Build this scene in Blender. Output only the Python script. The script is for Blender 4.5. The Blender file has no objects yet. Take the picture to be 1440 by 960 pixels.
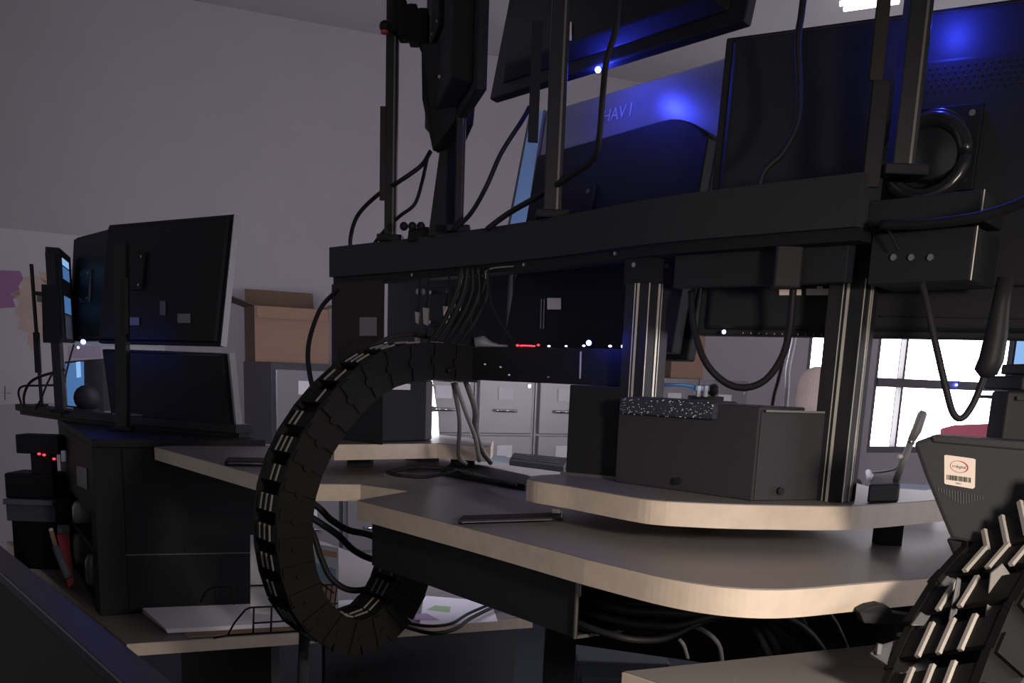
import bpy, bmesh, math, random
from mathutils import Vector, Matrix
random.seed(7)
SC = bpy.context.scene
COL = SC.collection

# ------------------------------------------------------------------ camera
FPX, CX, CY = 1443.0, 720.0, 850.0            # focal length and principal point, in 1440x960 pixels
PITCH, ROLL = math.radians(12.65), 0.0388
EYE = Vector((0, 0, 1.35))
_f = Vector((0, math.cos(PITCH), -math.sin(PITCH)))
_u0 = Vector((0, math.sin(PITCH), math.cos(PITCH)))
_r0 = Vector((1, 0, 0))
CR = _r0 * math.cos(ROLL) + _u0 * math.sin(ROLL)
CU = _u0 * math.cos(ROLL) - _r0 * math.sin(ROLL)
cam = bpy.data.cameras.new('camera')
cam.sensor_fit = 'HORIZONTAL'; cam.sensor_width = 36
cam.lens = FPX / 1440 * 36
cam.shift_y = (CY - 480) / 1440
cam.clip_start = 0.02
camo = bpy.data.objects.new('camera', cam); COL.objects.link(camo)
mw = Matrix.Identity(4)
for i in range(3):
    mw[i][0] = CR[i]; mw[i][1] = CU[i]; mw[i][2] = -_f[i]; mw[i][3] = EYE[i]
camo.matrix_world = mw
SC.camera = camo

# ------------------------------------------------------------------ world, exposure
world = bpy.data.worlds.new('world'); SC.world = world
world.use_nodes = True
world.node_tree.nodes['Background'].inputs[0].default_value = (0.80, 0.77, 0.81, 1)
world.node_tree.nodes['Background'].inputs[1].default_value = 0.38
vs = SC.view_settings
vs.view_transform = 'Standard'; vs.look = 'None'; vs.gamma = 1; vs.use_curve_mapping = False
vs.exposure = 0.0

# ------------------------------------------------------------------ survey helpers
def ray(px, py):
    return _f + CR * ((px - CX) / FPX) - CU * ((py - CY) / FPX)
def P(px, py, Y):                              # the point seen at a pixel, at depth Y
    d = ray(px, py); return EYE + d * (Y / d.y)
def G(px, py, z):                              # the point seen at a pixel, on the level z
    d = ray(px, py); return EYE + d * ((z - EYE.z) / d.z)
def PL(px, py, o, n):                          # the point seen at a pixel, on a plane
    d = ray(px, py); return EYE + d * ((o - EYE).dot(n) / d.dot(n))
UP = Vector((0, 0, 1))
def V(*a): return Vector(a)

# ------------------------------------------------------------------ materials
def lin(h):
    h = h.lstrip('#'); o = []
    for i in (0, 2, 4):
        c = int(h[i:i + 2], 16) / 255
        o.append(c / 12.92 if c <= .04045 else ((c + .055) / 1.055) ** 2.4)
    return (*o, 1)
MATS = {}
def mat(name, col, rough=.5, metal=0, var=.12, scale=30, bump=0, emit=None, es=0, spec=.5, stretch=None, alpha=None, trans=0):
    if name in MATS: return MATS[name]
    m = bpy.data.materials.new(name); m.use_nodes = True
    nt = m.node_tree; b = nt.nodes['Principled BSDF']
    c = lin(col) if isinstance(col, str) else (*col, 1)
    b.inputs['Roughness'].default_value = rough
    b.inputs['Metallic'].default_value = metal
    b.inputs['Specular IOR Level'].default_value = spec
    if trans: b.inputs['Transmission Weight'].default_value = trans
    tc = nt.nodes.new('ShaderNodeTexCoord')
    mp = nt.nodes.new('ShaderNodeMapping')
    if stretch: mp.inputs['Scale'].default_value = stretch
    nz = nt.nodes.new('ShaderNodeTexNoise'); nz.inputs['Scale'].default_value = scale
    nz.inputs['Detail'].default_value = 5
    nt.links.new(tc.outputs['Object'], mp.inputs[0]); nt.links.new(mp.outputs[0], nz.inputs['Vector'])
    mx = nt.nodes.new('ShaderNodeMix'); mx.data_type = 'RGBA'
    mx.inputs[6].default_value = tuple(x * (1 - var) for x in c[:3]) + (1,)
    mx.inputs[7].default_value = tuple(min(1, x * (1 + var)) for x in c[:3]) + (1,)
    nt.links.new(nz.outputs['Fac'], mx.inputs[0])
    nt.links.new(mx.outputs[2], b.inputs['Base Color'])
    if bump:
        bp = nt.nodes.new('ShaderNodeBump'); bp.inputs['Strength'].default_value = bump
        bp.inputs['Distance'].default_value = .002
        nt.links.new(nz.outputs['Fac'], bp.inputs['Height']); nt.links.new(bp.outputs[0], b.inputs['Normal'])
    if emit:
        b.inputs['Emission Color'].default_value = lin(emit) if isinstance(emit, str) else (*emit, 1)
        b.inputs['Emission Strength'].default_value = es
    MATS[name] = m
    return m
mat('wall', (.46, .428, .458), .9, var=.04, scale=6, bump=.1)
mat('ceiling', (.62, .59, .61), .95, var=.05, scale=40)
mat('floor', (.020, .024, .036), .95, var=.35, scale=160, bump=.4)
mat('black', (.011, .011, .0135), .6, var=.2, scale=60, spec=.2)
mat('dark_plastic', (.036, .036, .041), .6, var=.12, scale=200, bump=.1, spec=.25)
mat('black_powder', (.018, .0185, .022), .6, var=.15, scale=300, bump=.15, spec=.2)
mat('black_gloss', (.016, .016, .018), .22, var=.1)
mat('rubber', (.012, .012, .014), .55, var=.2, spec=.22)
mat('rail_black', (.026, .027, .032), .6, var=.15, scale=300, bump=.15, spec=.2)
mat('chain_rib_pale', (.36, .335, .30), .5, var=.2)
mat('chain', (.008, .008, .0076), .6, var=.3, scale=80, spec=.15)
mat('chain_rib', (.20, .19, .175), .35, var=.2)
mat('laminate', (.19, .175, .168), .42, spec=.45, var=.22, scale=220, stretch=(1, 1, 1))
mat('edge_band', (.60, .50, .40), .5, var=.18, scale=45, bump=.05)
mat('alu', (.30, .30, .29), .32, metal=.9, var=.1)
mat('dark_alu', (.016, .016, .019), .5, var=.15, spec=.25)
mat('slot', (.55, .52, .46), .4, metal=.3, var=.1)
mat('bronze', (.032, .027, .025), .65, spec=.15, var=.2, scale=20, stretch=(6, 6, .5))
mat('silver', (.11, .108, .125), .34, var=.06, spec=.6)
mat('bright_trim', (.22, .22, .24), .35, metal=.3, var=.06)
mat('device_plastic', (.036, .036, .041), .6, var=.12, scale=200, bump=.1, spec=.25)
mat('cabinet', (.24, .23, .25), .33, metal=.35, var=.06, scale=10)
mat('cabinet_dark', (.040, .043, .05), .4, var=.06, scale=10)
mat('chrome', (.75, .74, .76), .15, metal=1, var=.02)
mat('paper', (.84, .84, .90), .85, var=.05, scale=15)
mat('cream', (.78, .68, .58), .6, var=.04)
mat('card', (.34, .215, .145), .85, var=.1, scale=12, stretch=(1, 1, 4))
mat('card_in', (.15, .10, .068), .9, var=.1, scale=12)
mat('white', (.72, .70, .72), .5, var=.05)
mat('grey', (.17, .17, .18), .5, var=.1)
mat('midgrey', (.10, .10, .105), .5, var=.1)
mat('steel', (.14, .13, .12), .4, metal=.5, var=.2)
mat('panel_blue', (.10, .115, .15), .8, var=.15, scale=120)
mat('panel_grey', (.050, .050, .058), .7, var=.1, scale=60)
mat('fabric_dark', (.030, .031, .036), .9, var=.3, scale=200, bump=.3)
mat('partition', (.032, .032, .028), .85, var=.3, scale=180, bump=.3)
mat('partition_cap', (.030, .029, .036), .45, var=.15)
mat('red', (.42, .05, .06), .6, var=.1)
mat('pink_red', (.55, .12, .16), .7, var=.1)
mat('hair', (.74, .58, .50), .5, var=.35, scale=25, stretch=(12, 12, .6), bump=.5)
mat('skin', (.55, .33, .25), .5, var=.05)
mat('jersey', (.05, .06, .09), .9, var=.2, scale=80)
mat('glass', (.55, .58, .55), .12, var=.1, trans=.5)
mat('teal', (.10, .13, .14), .5, var=.1)
mat('blue_plastic', (.06, .25, .62), .4, var=.1)
mat('foam', (.030, .034, .055), .8, var=.9, scale=260, bump=.5)
mat('speck', (.30, .31, .36), .4, var=.1)
mat('ink', (.02, .02, .022), .7)
mat('ink_red', (.45, .03, .05), .6)
mat('logo_grey', (.42, .42, .46), .3, metal=.4)
mat('map_sheet', (.62, .585, .62), .8, var=.05, scale=4)
mat('map_magenta', (.40, .19, .38), .8, var=.1, scale=8)
mat('map_peach', (.62, .47, .42), .8, var=.12, scale=9)
mat('map_yellow', (.55, .46, .28), .8, var=.1, scale=9)
mat('map_lilac', (.50, .42, .56), .8, var=.1, scale=9)
mat('map_green', (.45, .56, .45), .8, var=.1, scale=9)
mat('map_blue', (.40, .52, .62), .8, var=.1, scale=9)
mat('print_green', (.38, .58, .34), .8); mat('print_purple', (.52, .38, .62), .8)
mat('print_blue', (.35, .52, .68), .8); mat('print_orange', (.68, .45, .33), .8); mat('print_yellow', (.72, .66, .40), .8)
mat('window_pane', (.9, .9, .9), .3, emit=(1, .95, 1), es=10)
mat('screen', (.02, .02, .02), .2, emit=(.86, .82, 1.0), es=16.0)
mat('screen_dim', (.02, .02, .02), .2, emit=(.86, .82, 1.0), es=.3)
mat('screen_white', (.8, .8, .8), .3, emit=(.93, .95, 1.0), es=4.0)
mat('screen_blue', (.02, .04, .08), .3, emit=(.10, .27, .62), es=.5)
mat('screen_blue_bright', (.05, .1, .2), .3, emit=(.30, .55, .95), es=.8)
mat('edge_glow', (.02, .04, .08), .3, emit=(.11, .22, .52), es=.2)
mat('led_blue', (.1, .1, .5), .3, emit=(.05, .08, 1.0), es=60)
mat('led_red', (.5, .05, .05), .3, emit=(1.0, .03, .05), es=3)
mat('led_white', (.8, .8, .9), .3, emit=(.9, .9, 1.0), es=2.2)
mat('tube', (.9, .9, .9), .3, emit=(1, .95, 1), es=6)

# ------------------------------------------------------------------ object helpers
def wloc(o):
    v = Vector((0, 0, 0))
    while o is not None:
        v += o.location; o = o.parent
    return v
def tag(o, label=None, cat=None, group=None, kind=None):
    if label: o['label'] = label
    if cat: o['category'] = cat
    if group: o['group'] = group
    if kind: o['kind'] = kind
    return o
def thing(name, loc, label, cat, group=None):
    o = bpy.data.objects.new(name, None); o.empty_display_size = .05
    o.location = loc; COL.objects.link(o)
    return tag(o, label, cat, group)
class M:
    def __init__(s): s.v = []; s.f = []; s.uv = None
    def add(s, vs, fs):
        b = len(s.v); s.v += [Vector(x) for x in vs]; s.f += [tuple(i + b for i in f) for f in fs]; return s
    def hexa(s, p):                            # 4 points of one side, then the 4 opposite
        return s.add(p, [(3, 2, 1, 0), (4, 5, 6, 7), (0, 1, 5, 4), (1, 2, 6, 5), (2, 3, 7, 6), (3, 0, 4, 7)])
    def box(s, c, size, ax=None):
        X, Y, Z = ax if ax else (V(1, 0, 0), V(0, 1, 0), V(0, 0, 1))
        c = Vector(c); a, b, d = X * size[0] / 2, Y * size[1] / 2, Z * size[2] / 2
        return s.hexa([c - a - b - d, c + a - b - d, c + a + b - d, c - a + b - d, c - a - b + d, c + a - b + d, c + a + b + d, c - a + b + d])
    def slab(s, o, a, b, n):                   # o, edge a, edge b, thickness n
        o, a, b, n = map(Vector, (o, a, b, n))
        return s.hexa([o, o + a, o + a + b, o + b, o + n, o + a + n, o + a + b + n, o + b + n])
    def prism(s, pts, z0, z1):
        n = len(pts); vs = [(p[0], p[1], z0) for p in pts] + [(p[0], p[1], z1) for p in pts]
        fs = [tuple(range(n - 1, -1, -1)), tuple(range(n, 2 * n))] + [(i, (i + 1) % n, n + (i + 1) % n, n + i) for i in range(n)]
        return s.add(vs, fs)
    def extr(s, pts, vec):                     # any planar outline pushed along a vector
        n = len(pts); vec = Vector(vec); pts = [Vector(p) for p in pts]
        return s.add(pts + [p + vec for p in pts], [tuple(range(n - 1, -1, -1)), tuple(range(n, 2 * n))] + [(i, (i + 1) % n, n + (i + 1) % n, n + i) for i in range(n)])
    def tube(s, pts, r, seg=8):
        pts = [Vector(p) for p in pts]; n = len(pts); vs = []; nrm = None
        for i, p in enumerate(pts):
            t = (pts[min(i + 1, n - 1)] - pts[max(i - 1, 0)])
            t = t.normalized() if t.length > 1e-9 else UP.copy()
            if nrm is None:
                nrm = t.cross(V(.31, .17, .93)).normalized()
            else:
                nrm = (nrm - t * nrm.dot(t)).normalized()
            bn = t.cross(nrm); rr = r[i] if isinstance(r, (list, tuple)) else r
            for k in range(seg):
                a = 2 * math.pi * k / seg
                vs.append(p + nrm * math.cos(a) * rr + bn * math.sin(a) * rr)
        fs = [(i * seg + k, i * seg + (k + 1) % seg, (i + 1) * seg + (k + 1) % seg, (i + 1) * seg + k) for i in range(n - 1) for k in range(seg)]
        fs += [tuple(range(seg - 1, -1, -1)), tuple(range((n - 1) * seg, n * seg))]
        return s.add(vs, fs)
    def cyl(s, a, b, r, seg=14): return s.tube([a, b], r, seg)
    def ball(s, c, r, sx=1, sy=1, sz=1, seg=12, rings=8):
        c = Vector(c); vs = []; fs = []
        for i in range(rings + 1):
            th = math.pi * i / rings
            for k in range(seg):
                a = 2 * math.pi * k / seg
                vs.append(c + V(r * sx * math.sin(th) * math.cos(a), r * sy * math.sin(th) * math.sin(a), r * sz * math.cos(th)))
        for i in range(rings):
            for k in range(seg):
                fs.append((i * seg + k, (i + 1) * seg + k, (i + 1) * seg + (k + 1) % seg, i * seg + (k + 1) % seg))
        return s.add(vs, fs)
    def build(s, name, m, parent=None, smooth=False, bevel=0, label=None, cat=None, group=None, kind=None, loc=None):
        me = bpy.data.meshes.new(name); o = bpy.data.objects.new(name, me)
        COL.objects.link(o)
        if parent is not None: off = wloc(parent)
        elif loc is not None: off = Vector(loc)
        else:
            mn = Vector((min(v.x for v in s.v), min(v.y for v in s.v), min(v.z for v in s.v)))
            mxv = Vector((max(v.x for v in s.v), max(v.y for v in s.v), max(v.z for v in s.v)))
            off = Vector(((mn.x + mxv.x) / 2, (mn.y + mxv.y) / 2, mn.z))
        me.from_pydata([v - off for v in s.v], [], s.f)
        bm = bmesh.new(); bm.from_mesh(me)
        bmesh.ops.remove_doubles(bm, verts=bm.verts, dist=1e-6)
        bmesh.ops.recalc_face_normals(bm, faces=bm.faces); bm.to_mesh(me); bm.free()
        if parent is not None: o.parent = parent
        else: o.location = off
        for mm in (m if isinstance(m, (list, tuple)) else [m]): me.materials.append(MATS[mm])
        if smooth:
            for p in me.polygons: p.use_smooth = True
        if bevel:
            bv = o.modifiers.new('bevel', 'BEVEL'); bv.width = bevel; bv.segments = 2; bv.limit_method = 'ANGLE'
            bv.angle_limit = math.radians(40)
        return tag(o, label, cat, group, kind)
def spline(pts, n=8):                          # Catmull-Rom
    pts = [Vector(p) for p in pts]; out = []
    q = [pts[0] * 2 - pts[1]] + pts + [pts[-1] * 2 - pts[-2]]
    for i in range(1, len(q) - 2):
        for k in range(n):
            t = k / n; a, b, c, d = q[i - 1], q[i], q[i + 1], q[i + 2]
            out.append(.5 * ((2 * b) + (c - a) * t + (2 * a - 5 * b + 4 * c - d) * t * t + (3 * b - a - 3 * c + d) * t ** 3))
    out.append(pts[-1]); return out
def cable(pts, r, label, m='rubber', name='cable', cat='cable', group=None, n=8, parent=None):
    b = M().tube(spline([P(*p) for p in pts], n), r, 8)
    return b.build(name, m, parent, True, label=label if parent is None else None, cat=cat if parent is None else None, group=group)
def text_mesh(name, txt, m, parent, o, xr, up, size, align='CENTER'):
    cu = bpy.data.curves.new(name, 'FONT'); cu.body = txt; cu.size = size; cu.align_x = align; cu.align_y = 'CENTER'
    cu.extrude = size * .01; cu.resolution_u = 3
    to = bpy.data.objects.new(name, cu); COL.objects.link(to)
    dg = bpy.context.evaluated_depsgraph_get(); dg.update()
    me = bpy.data.meshes.new_from_object(to.evaluated_get(dg))
    bpy.data.objects.remove(to)
    nn = xr.cross(up); off = wloc(parent)
    for v in me.vertices: v.co = Vector(o) + xr * v.co.x + up * v.co.y + nn * v.co.z - off
    ob = bpy.data.objects.new(name, me); COL.objects.link(ob); ob.parent = parent
    me.materials.clear(); me.materials.append(MATS[m]); return ob
def led(pos, m, r, label, power=0, col=(.05, .08, 1), parent=None, name='indicator_light', lofs=None, lrad=None):
    o = M().ball(pos, r, seg=10, rings=6).build(name, m, parent, True)
    if parent is None: tag(o, label, 'indicator light')
    if power:
        l = bpy.data.lights.new('led_glow', 'POINT'); l.energy = power; l.color = col; l.shadow_soft_size = lrad or r * 1.2
        lo = bpy.data.objects.new('led_glow', l); COL.objects.link(lo); lo.location = Vector(pos) + (Vector(lofs) if lofs else V(0, 0, 0))
    return o

# ================================================================== THE ROOM
WD = V(.9, .436, 0).normalized()               # run of the back wall
WN = V(WD.y, -WD.x, 0)                         # its normal, toward the camera
CF = P(712, 550, 5.7); CF.z = 0                # a point on the cabinet fronts
W0 = CF - WN * 1.02                            # a point on the wall
def WALL(px, py): return PL(px, py, W0, WN)
ZC = (WALL(270, 0).z + WALL(690, 78).z) / 2
def wp(s, z, d=0): return W0 + WD * s + WN * d + V(0, 0, z)
def ws(p): return (p - W0).dot(WD)
wa, wb = -4.2, 9.0
# window openings on the back wall
wins = []
for (x0, x1, yb, ztop) in ((1132, 1207, 637, 2.15), (1229, 1480, 637, 2.15)):
    s0, s1 = ws(WALL(x0, 540)), ws(WALL(x1, 540)); zb = WALL((x0 + min(x1, 1400)) / 2, yb).z
    wins.append((s0, s1, zb, ztop))
wm = M(); prev = wa
for (s0, s1, z0, z1) in wins:
    wm.slab(wp(prev, 0), WD * (s0 - prev), V(0, 0, ZC), -WN * .14)
    wm.slab(wp(s0, 0), WD * (s1 - s0), V(0, 0, z0), -WN * .14)
    wm.slab(wp(s0, z1), WD * (s1 - s0), V(0, 0, ZC - z1), -WN * .14)
    prev = s1
wm.slab(wp(prev, 0), WD * (wb - prev), V(0, 0, ZC), -WN * .14)
wm.build('wall_back', 'wall', kind='structure', label='plain lilac grey wall behind the file cabinets')
fl = M().slab((-9, -3.4, -.05), (19, 0, 0), (0, 17, 0), (0, 0, .05)); fl.build('floor', 'floor', kind='structure', label='dark blue grey carpet floor under the consoles')
cl = M().slab((-9, -3.4, ZC), (19, 0, 0), (0, 17, 0), (0, 0, .1)); cl.build('ceiling', 'ceiling', kind='structure', label='pale grey ceiling over the room')
for k, (s0, s1, z0, z1) in enumerate(wins):
    wroot = thing('window_%d' % (k + 1), wp((s0 + s1) / 2, z0, -.05), ('narrow' if k == 0 else 'wide') + ' bright daylight window in the far wall', 'window')
    wroot['kind'] = 'structure'
    def bar(sa, sb, za, zb, d=.06): M().slab(wp(sa, za, -.08), WD * (sb - sa), V(0, 0, zb - za), WN * d).build('frame_bar', 'midgrey', wroot)
    t = .05
    zm = WALL(1320, 538).z
    smid = ws(WALL(1276, 520))
    bar(s0, s0 + t, z0, z1); bar(s1 - t, s1, z0, z1); bar(s0 + t, s1 - t, z0, z0 + t); bar(s0 + t, s1 - t, z1 - t, z1)
    bar(s0 + t, s1 - t, zm - .05, zm + .02, .07)
    cuts = [s0 + t, smid - .012, smid + .012, s1 - t] if k else [s0 + t, s1 - t]
    if k: bar(smid - .012, smid + .012, z0 + t, z1 - t, .05)
    for i in range(0, len(cuts), 2):
        for za, zb in ((z0 + t, zm - .05), (zm + .02, z1 - t)):
            M().slab(wp(cuts[i], za, -.09), WD * (cuts[i + 1] - cuts[i]), V(0, 0, zb - za), -WN * .008).build('pane', 'window_pane', wroot)
# right wall with a daylight window, beyond the right edge of the picture
XR = 5.2
ry0, ry1, rz0, rz1 = .45, 2.45, .92, 2.10
rw = M(); yend = 8.6
rw.slab((XR, -3.4, 0), (0, ry0 + 3.4, 0), (0, 0, ZC), (.14, 0, 0)); rw.slab((XR, ry1, 0), (0, yend - ry1, 0), (0, 0, ZC), (.14, 0, 0))
rw.slab((XR, ry0, 0), (0, ry1 - ry0, 0), (0, 0, rz0), (.14, 0, 0)); rw.slab((XR, ry0, rz1), (0, ry1 - ry0, 0), (0, 0, ZC - rz1), (.14, 0, 0))
rw.build('wall_right', 'wall', kind='structure', label='plain lilac grey wall on the right, beyond the picture')
w3 = thing('window_3', (XR + .08, (ry0 + ry1) / 2, rz0), 'three pane daylight window in the right wall', 'window'); w3['kind'] = 'structure'
for i_ in range(3):
    a = ry0 + (ry1 - ry0) * i_ / 3; b = ry0 + (ry1 - ry0) * (i_ + 1) / 3
    M().slab((XR + .09, a + .02, rz0 + .04), (0, b - a - .04, 0), (0, 0, rz1 - rz0 - .08), (.01, 0, 0)).build('pane', 'window_pane', w3)
for i_ in range(4):
    a = ry0 + (ry1 - ry0) * i_ / 3
    M().slab((XR + .06, a - .02, rz0), (0, .04, 0), (0, 0, rz1 - rz0), (.05, 0, 0)).build('frame_bar', 'midgrey', w3)
for z_ in (rz0, rz1 - .04): M().slab((XR + .06, ry0, z_), (0, ry1 - ry0, 0), (0, 0, .04), (.05, 0, 0)).build('frame_bar', 'midgrey', w3)
# lit ceiling fixture
la_, lb_ = G(1184, 9, ZC - .05), G(1262, -2, ZC - .05)
cp = (la_ + lb_) / 2; lx = (lb_ - la_); lx.z = 0; ll_ = lx.length; lx.normalize(); ly = V(-lx.y, lx.x, 0)
lt = thing('ceiling_light', (cp.x, cp.y, ZC - .06), 'lit fluorescent batten on the ceiling, above the monitors', 'light')
M().box((cp.x, cp.y, ZC - .015), (ll_, .16, .03), (lx, ly, UP)).build('housing', 'white', lt)
for k in (-1, 1): M().cyl(cp + ly * k * .04 - lx * ll_ / 2, cp + ly * k * .04 + lx * ll_ / 2, .012, 8).build('tube', 'tube', lt)

# wall map on the left
def mp(px, py, d=.004): p = WALL(px, py); return p + WN * d
mroot = thing('wall_map', WALL(110, 570), 'large pale wall map with magenta and peach regions behind the left monitors', 'map')
cs = [mp(-90, 311), mp(232, 344), mp(232, 560), mp(-90, 572)]
M().extr(cs, WN * .003).build('sheet', 'map_sheet', mroot)
def region(pts, m, d=.0085): M().extr([mp(x, y, d) for x, y in pts], WN * .001).build('map_region', m, mroot)
region([(-60, 378), (28, 381), (33, 392), (26, 402), (29, 413), (18, 421), (22, 432), (-60, 437)], 'map_magenta')
region([(34, 390), (50, 386), (66, 396), (68, 420), (60, 470), (50, 500), (38, 482), (40, 468), (24, 462), (28, 448), (20, 440), (28, 424), (14, 414), (32, 404)], 'map_peach')
region([(54, 382), (70, 384), (76, 396), (70, 402), (60, 396)], 'map_yellow')
region([(95, 486), (142, 486), (142, 503), (95, 503)], 'map_lilac')
region([(100, 478), (165, 479), (165, 487), (130, 487), (128, 483), (100, 484)], 'map_blue', .0095)
region([(183, 480), (222, 480), (222, 487), (183, 487)], 'map_green', .0095)
region([(-30, 445), (8, 446), (26, 470), (18, 500), (-30, 505)], 'map_yellow', .0088) if False else None
for (dx, dy) in ((0, 10), (7, 0)):
    M().extr([mp(7 - dx - .6, 552 - dy, .0095), mp(7 + dx + .6, 552 - dy + .8, .0095), mp(7 + dx + .6, 552 + dy, .0095), mp(7 - dx - .6, 552 + dy, .0095)], WN * .0008).build('compass_line', 'ink', mroot)

# ================================================================== FILE CABINETS
S0, PITCHC, CH = -1.274, .3645, 1.362
CD = .70
ords = ['leftmost of the row, below the open carton', 'second from the left', 'third from the left', 'fourth from the left, with the brightest front', 'fifth from the left', 'sixth from the left', 'seventh from the left', 'last at the right end of the row']
def cpnt(s, z, d=0): return CF + WD * s + WN * d + V(0, 0, z)
for i in range(8):
    s0 = S0 + i * PITCHC
    c = thing('file_cabinet', cpnt(s0 + PITCHC / 2, 0, -CD / 2), 'grey four drawer steel file cabinet, ' + ords[i], 'file cabinet', 'file cabinets along the back wall')
    dm = 'cabinet'
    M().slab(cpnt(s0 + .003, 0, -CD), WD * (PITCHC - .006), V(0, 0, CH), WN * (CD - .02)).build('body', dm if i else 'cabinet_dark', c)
    for k in range(4):
        zt = CH - .032 - k * .3105
        dr = M().slab(cpnt(s0 + .022, zt - .300, -.02), WD * (PITCHC - .044), V(0, 0, .300), WN * .022).build('drawer', dm, c, bevel=.004)
        sc = s0 + PITCHC * .5
        lh = M().slab(cpnt(sc - .050, zt - .118, .002), WD * .092, V(0, 0, .066), WN * .006).build('label_holder', 'white', dr)
        M().slab(cpnt(sc - .026, zt - .101, .0085), WD * .046, V(0, 0, .030), WN * .001).build('label_card', 'grey', dr) if False else None
        hm = M().tube([cpnt(sc - .07, zt - .175, .004), cpnt(sc - .066, zt - .175, .03), cpnt(sc + .05, zt - .175, .03), cpnt(sc + .054, zt - .175, .004)], .008, 8)
        hm.build('handle', 'chrome', dr, True)
        if k == 0:
            M().cyl(cpnt(s0 + PITCHC - .05, zt - .04, .002), cpnt(s0 + PITCHC - .05, zt - .04, .010), .010, 10).build('lock', 'chrome', dr)
# open carton on the left cabinets
def carton(name, s0, d0, w, dep, z, h, label, flaps=True):
    r = thing(name, cpnt(s0 + w / 2, z, -d0 - dep / 2), label, 'box', 'cartons on the cabinets')
    t = .006
    M().slab(cpnt(s0, z, -d0), WD * w, V(0, 0, h), -WN * t).build('front_panel', 'card', r)
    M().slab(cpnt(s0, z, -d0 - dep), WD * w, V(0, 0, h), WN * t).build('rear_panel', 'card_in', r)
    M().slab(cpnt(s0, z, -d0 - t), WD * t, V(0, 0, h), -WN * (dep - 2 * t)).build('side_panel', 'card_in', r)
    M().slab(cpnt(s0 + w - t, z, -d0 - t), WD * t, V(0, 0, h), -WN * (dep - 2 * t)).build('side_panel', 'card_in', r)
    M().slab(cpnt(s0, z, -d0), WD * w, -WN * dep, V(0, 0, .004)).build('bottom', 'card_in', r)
    if flaps:
        M().slab(cpnt(s0, z + h, -d0), -WD * .11 + V(0, 0, .035), -WN * dep, V(0, 0, .005)).build('flap', 'card_in', r)
        M().slab(cpnt(s0 + w, z + h, -d0), WD * .10 + V(0, 0, .045), -WN * dep, V(0, 0, .005)).build('flap', 'card', r)
        M().slab(cpnt(s0 + .01, z + h, -d0 - dep), WD * (w - .02), V(0, 0, .10) - WN * .03, -WN * .005).build('flap', 'card_in', r)
        M().slab(cpnt(s0 + .01, z + h, -d0), WD * (w - .02), V(0, 0, -.06) + WN * .02, WN * .005).build('flap', 'card', r)
    else:
        M().slab(cpnt(s0, z + h, -d0), WD * w, -WN * dep, V(0, 0, .005)).build('lid', 'card', r)
    return r
carton('cardboard_carton', S0 + .01, .42, .395, .27, CH, .285, 'open brown cardboard carton on top of the left file cabinet')
bs0 = ws(WALL(940, 500)) - ws(W0)
q = PL(944, 520, CF - WN * .3, WN); sA = (q - CF).dot(WD); q2 = PL(989, 520, CF - WN * .3, WN); sB = (q2 - CF).dot(WD)
carton('cardboard_carton', sA, .3, sB - sA, .3, CH, .27, 'closed brown cardboard carton on the far cabinets, seen behind the aluminium post', flaps=False)

# ================================================================== MAIN CONSOLE WORKTOP
ZS, TS = 1.145, .031
ZL = .72
def sl(*pts): return [G(x, y, ZS) for x, y in pts]
front = sl((217, 628), (408, 679.5), (507, 680.5), (575, 690), (502, 703), (660, 742.5), (720, 758), (822, 785)) + spline(sl((822, 785), (880, 799), (930, 810.5), (980, 819.5), (1030, 825.5), (1080, 828), (1130, 826.5), (1200, 820.5)), 5)[1:] + sl((1330, 809.5), (1560, 790))
back = [V(1.15, 1.62, 0), V(.75, 1.95, 0)] + sl((790, 660), (700, 648), (560, 634), (330, 622))
outline = [(p.x, p.y) for p in front + back]
wt = thing('worktop', (0.05, 1.5, ZS - TS), 'taupe laminate sit-stand worktop with curved beige edge and a notch at left', 'desk')
M().prism(outline, ZS - TS, ZS - .0015).build('edge_band', 'edge_band', wt)
def inset(pts, d):
    n = len(pts); out = []
    area = sum(pts[i][0] * pts[(i + 1) % n][1] - pts[(i + 1) % n][0] * pts[i][1] for i in range(n))
    sg = 1 if area > 0 else -1
    for i in range(n):
        a, b, c = (Vector(pts[(i + k) % n]).to_2d() for k in (-1, 0, 1))
        e1 = (b - a).normalized(); e2 = (c - b).normalized()
        n1 = Vector((-e1.y, e1.x)) * sg; n2 = Vector((-e2.y, e2.x)) * sg
        m = (n1 + n2); m = m.normalized() if m.length > 1e-6 else n1
        out.append(tuple(b + m * d / max(.4, m.dot(n1))))
    return out
M().prism(inset(outline, .0015), ZS - .0015, ZS).build('top_surface', 'laminate', wt)
# steel cable tray under the right edge
A = (G(502, 703, ZS) - G(822, 785, ZS)); A.z = 0; A.normalize()   # receding left along the edge
AN = V(A.y, -A.x, 0)
if AN.y > 0: AN = -AN                                             # toward the camera
tr0 = G(797, 779, ZS) - AN * .02; tr1 = G(508, 704, ZS) - AN * .02
zt, zb = ZS - TS, ZS - TS - .074
tray = thing('cable_tray', ((tr0.x + tr1.x) / 2, (tr0.y + tr1.y) / 2, zb), 'black steel cable tray under the front edge of the worktop', 'cable tray')
L = tr1 - tr0; L.z = 0
b0 = V(tr0.x, tr0.y, zb)
M().slab(b0, L, V(0, 0, zt - zb), -AN * .003).build('front_panel', 'black_powder', tray)
M().slab(b0 - AN * .003, L, -AN * .12, V(0, 0, .003)).build('floor_panel', 'black_powder', tray)
M().slab(b0 - AN * .123, L, V(0, 0, (zt - zb) * .6), -AN * .003).build('rear_panel', 'black_powder', tray)
M().slab(b0 + AN * .0008, -A * .003, V(0, 0, zt - zb), AN * .003).build('end_flange', 'steel', tray)
M().slab(b0 - A * .0005, -A * .003, V(0, 0, .004), -AN * .10).build('end_flange', 'steel', tray)
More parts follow.
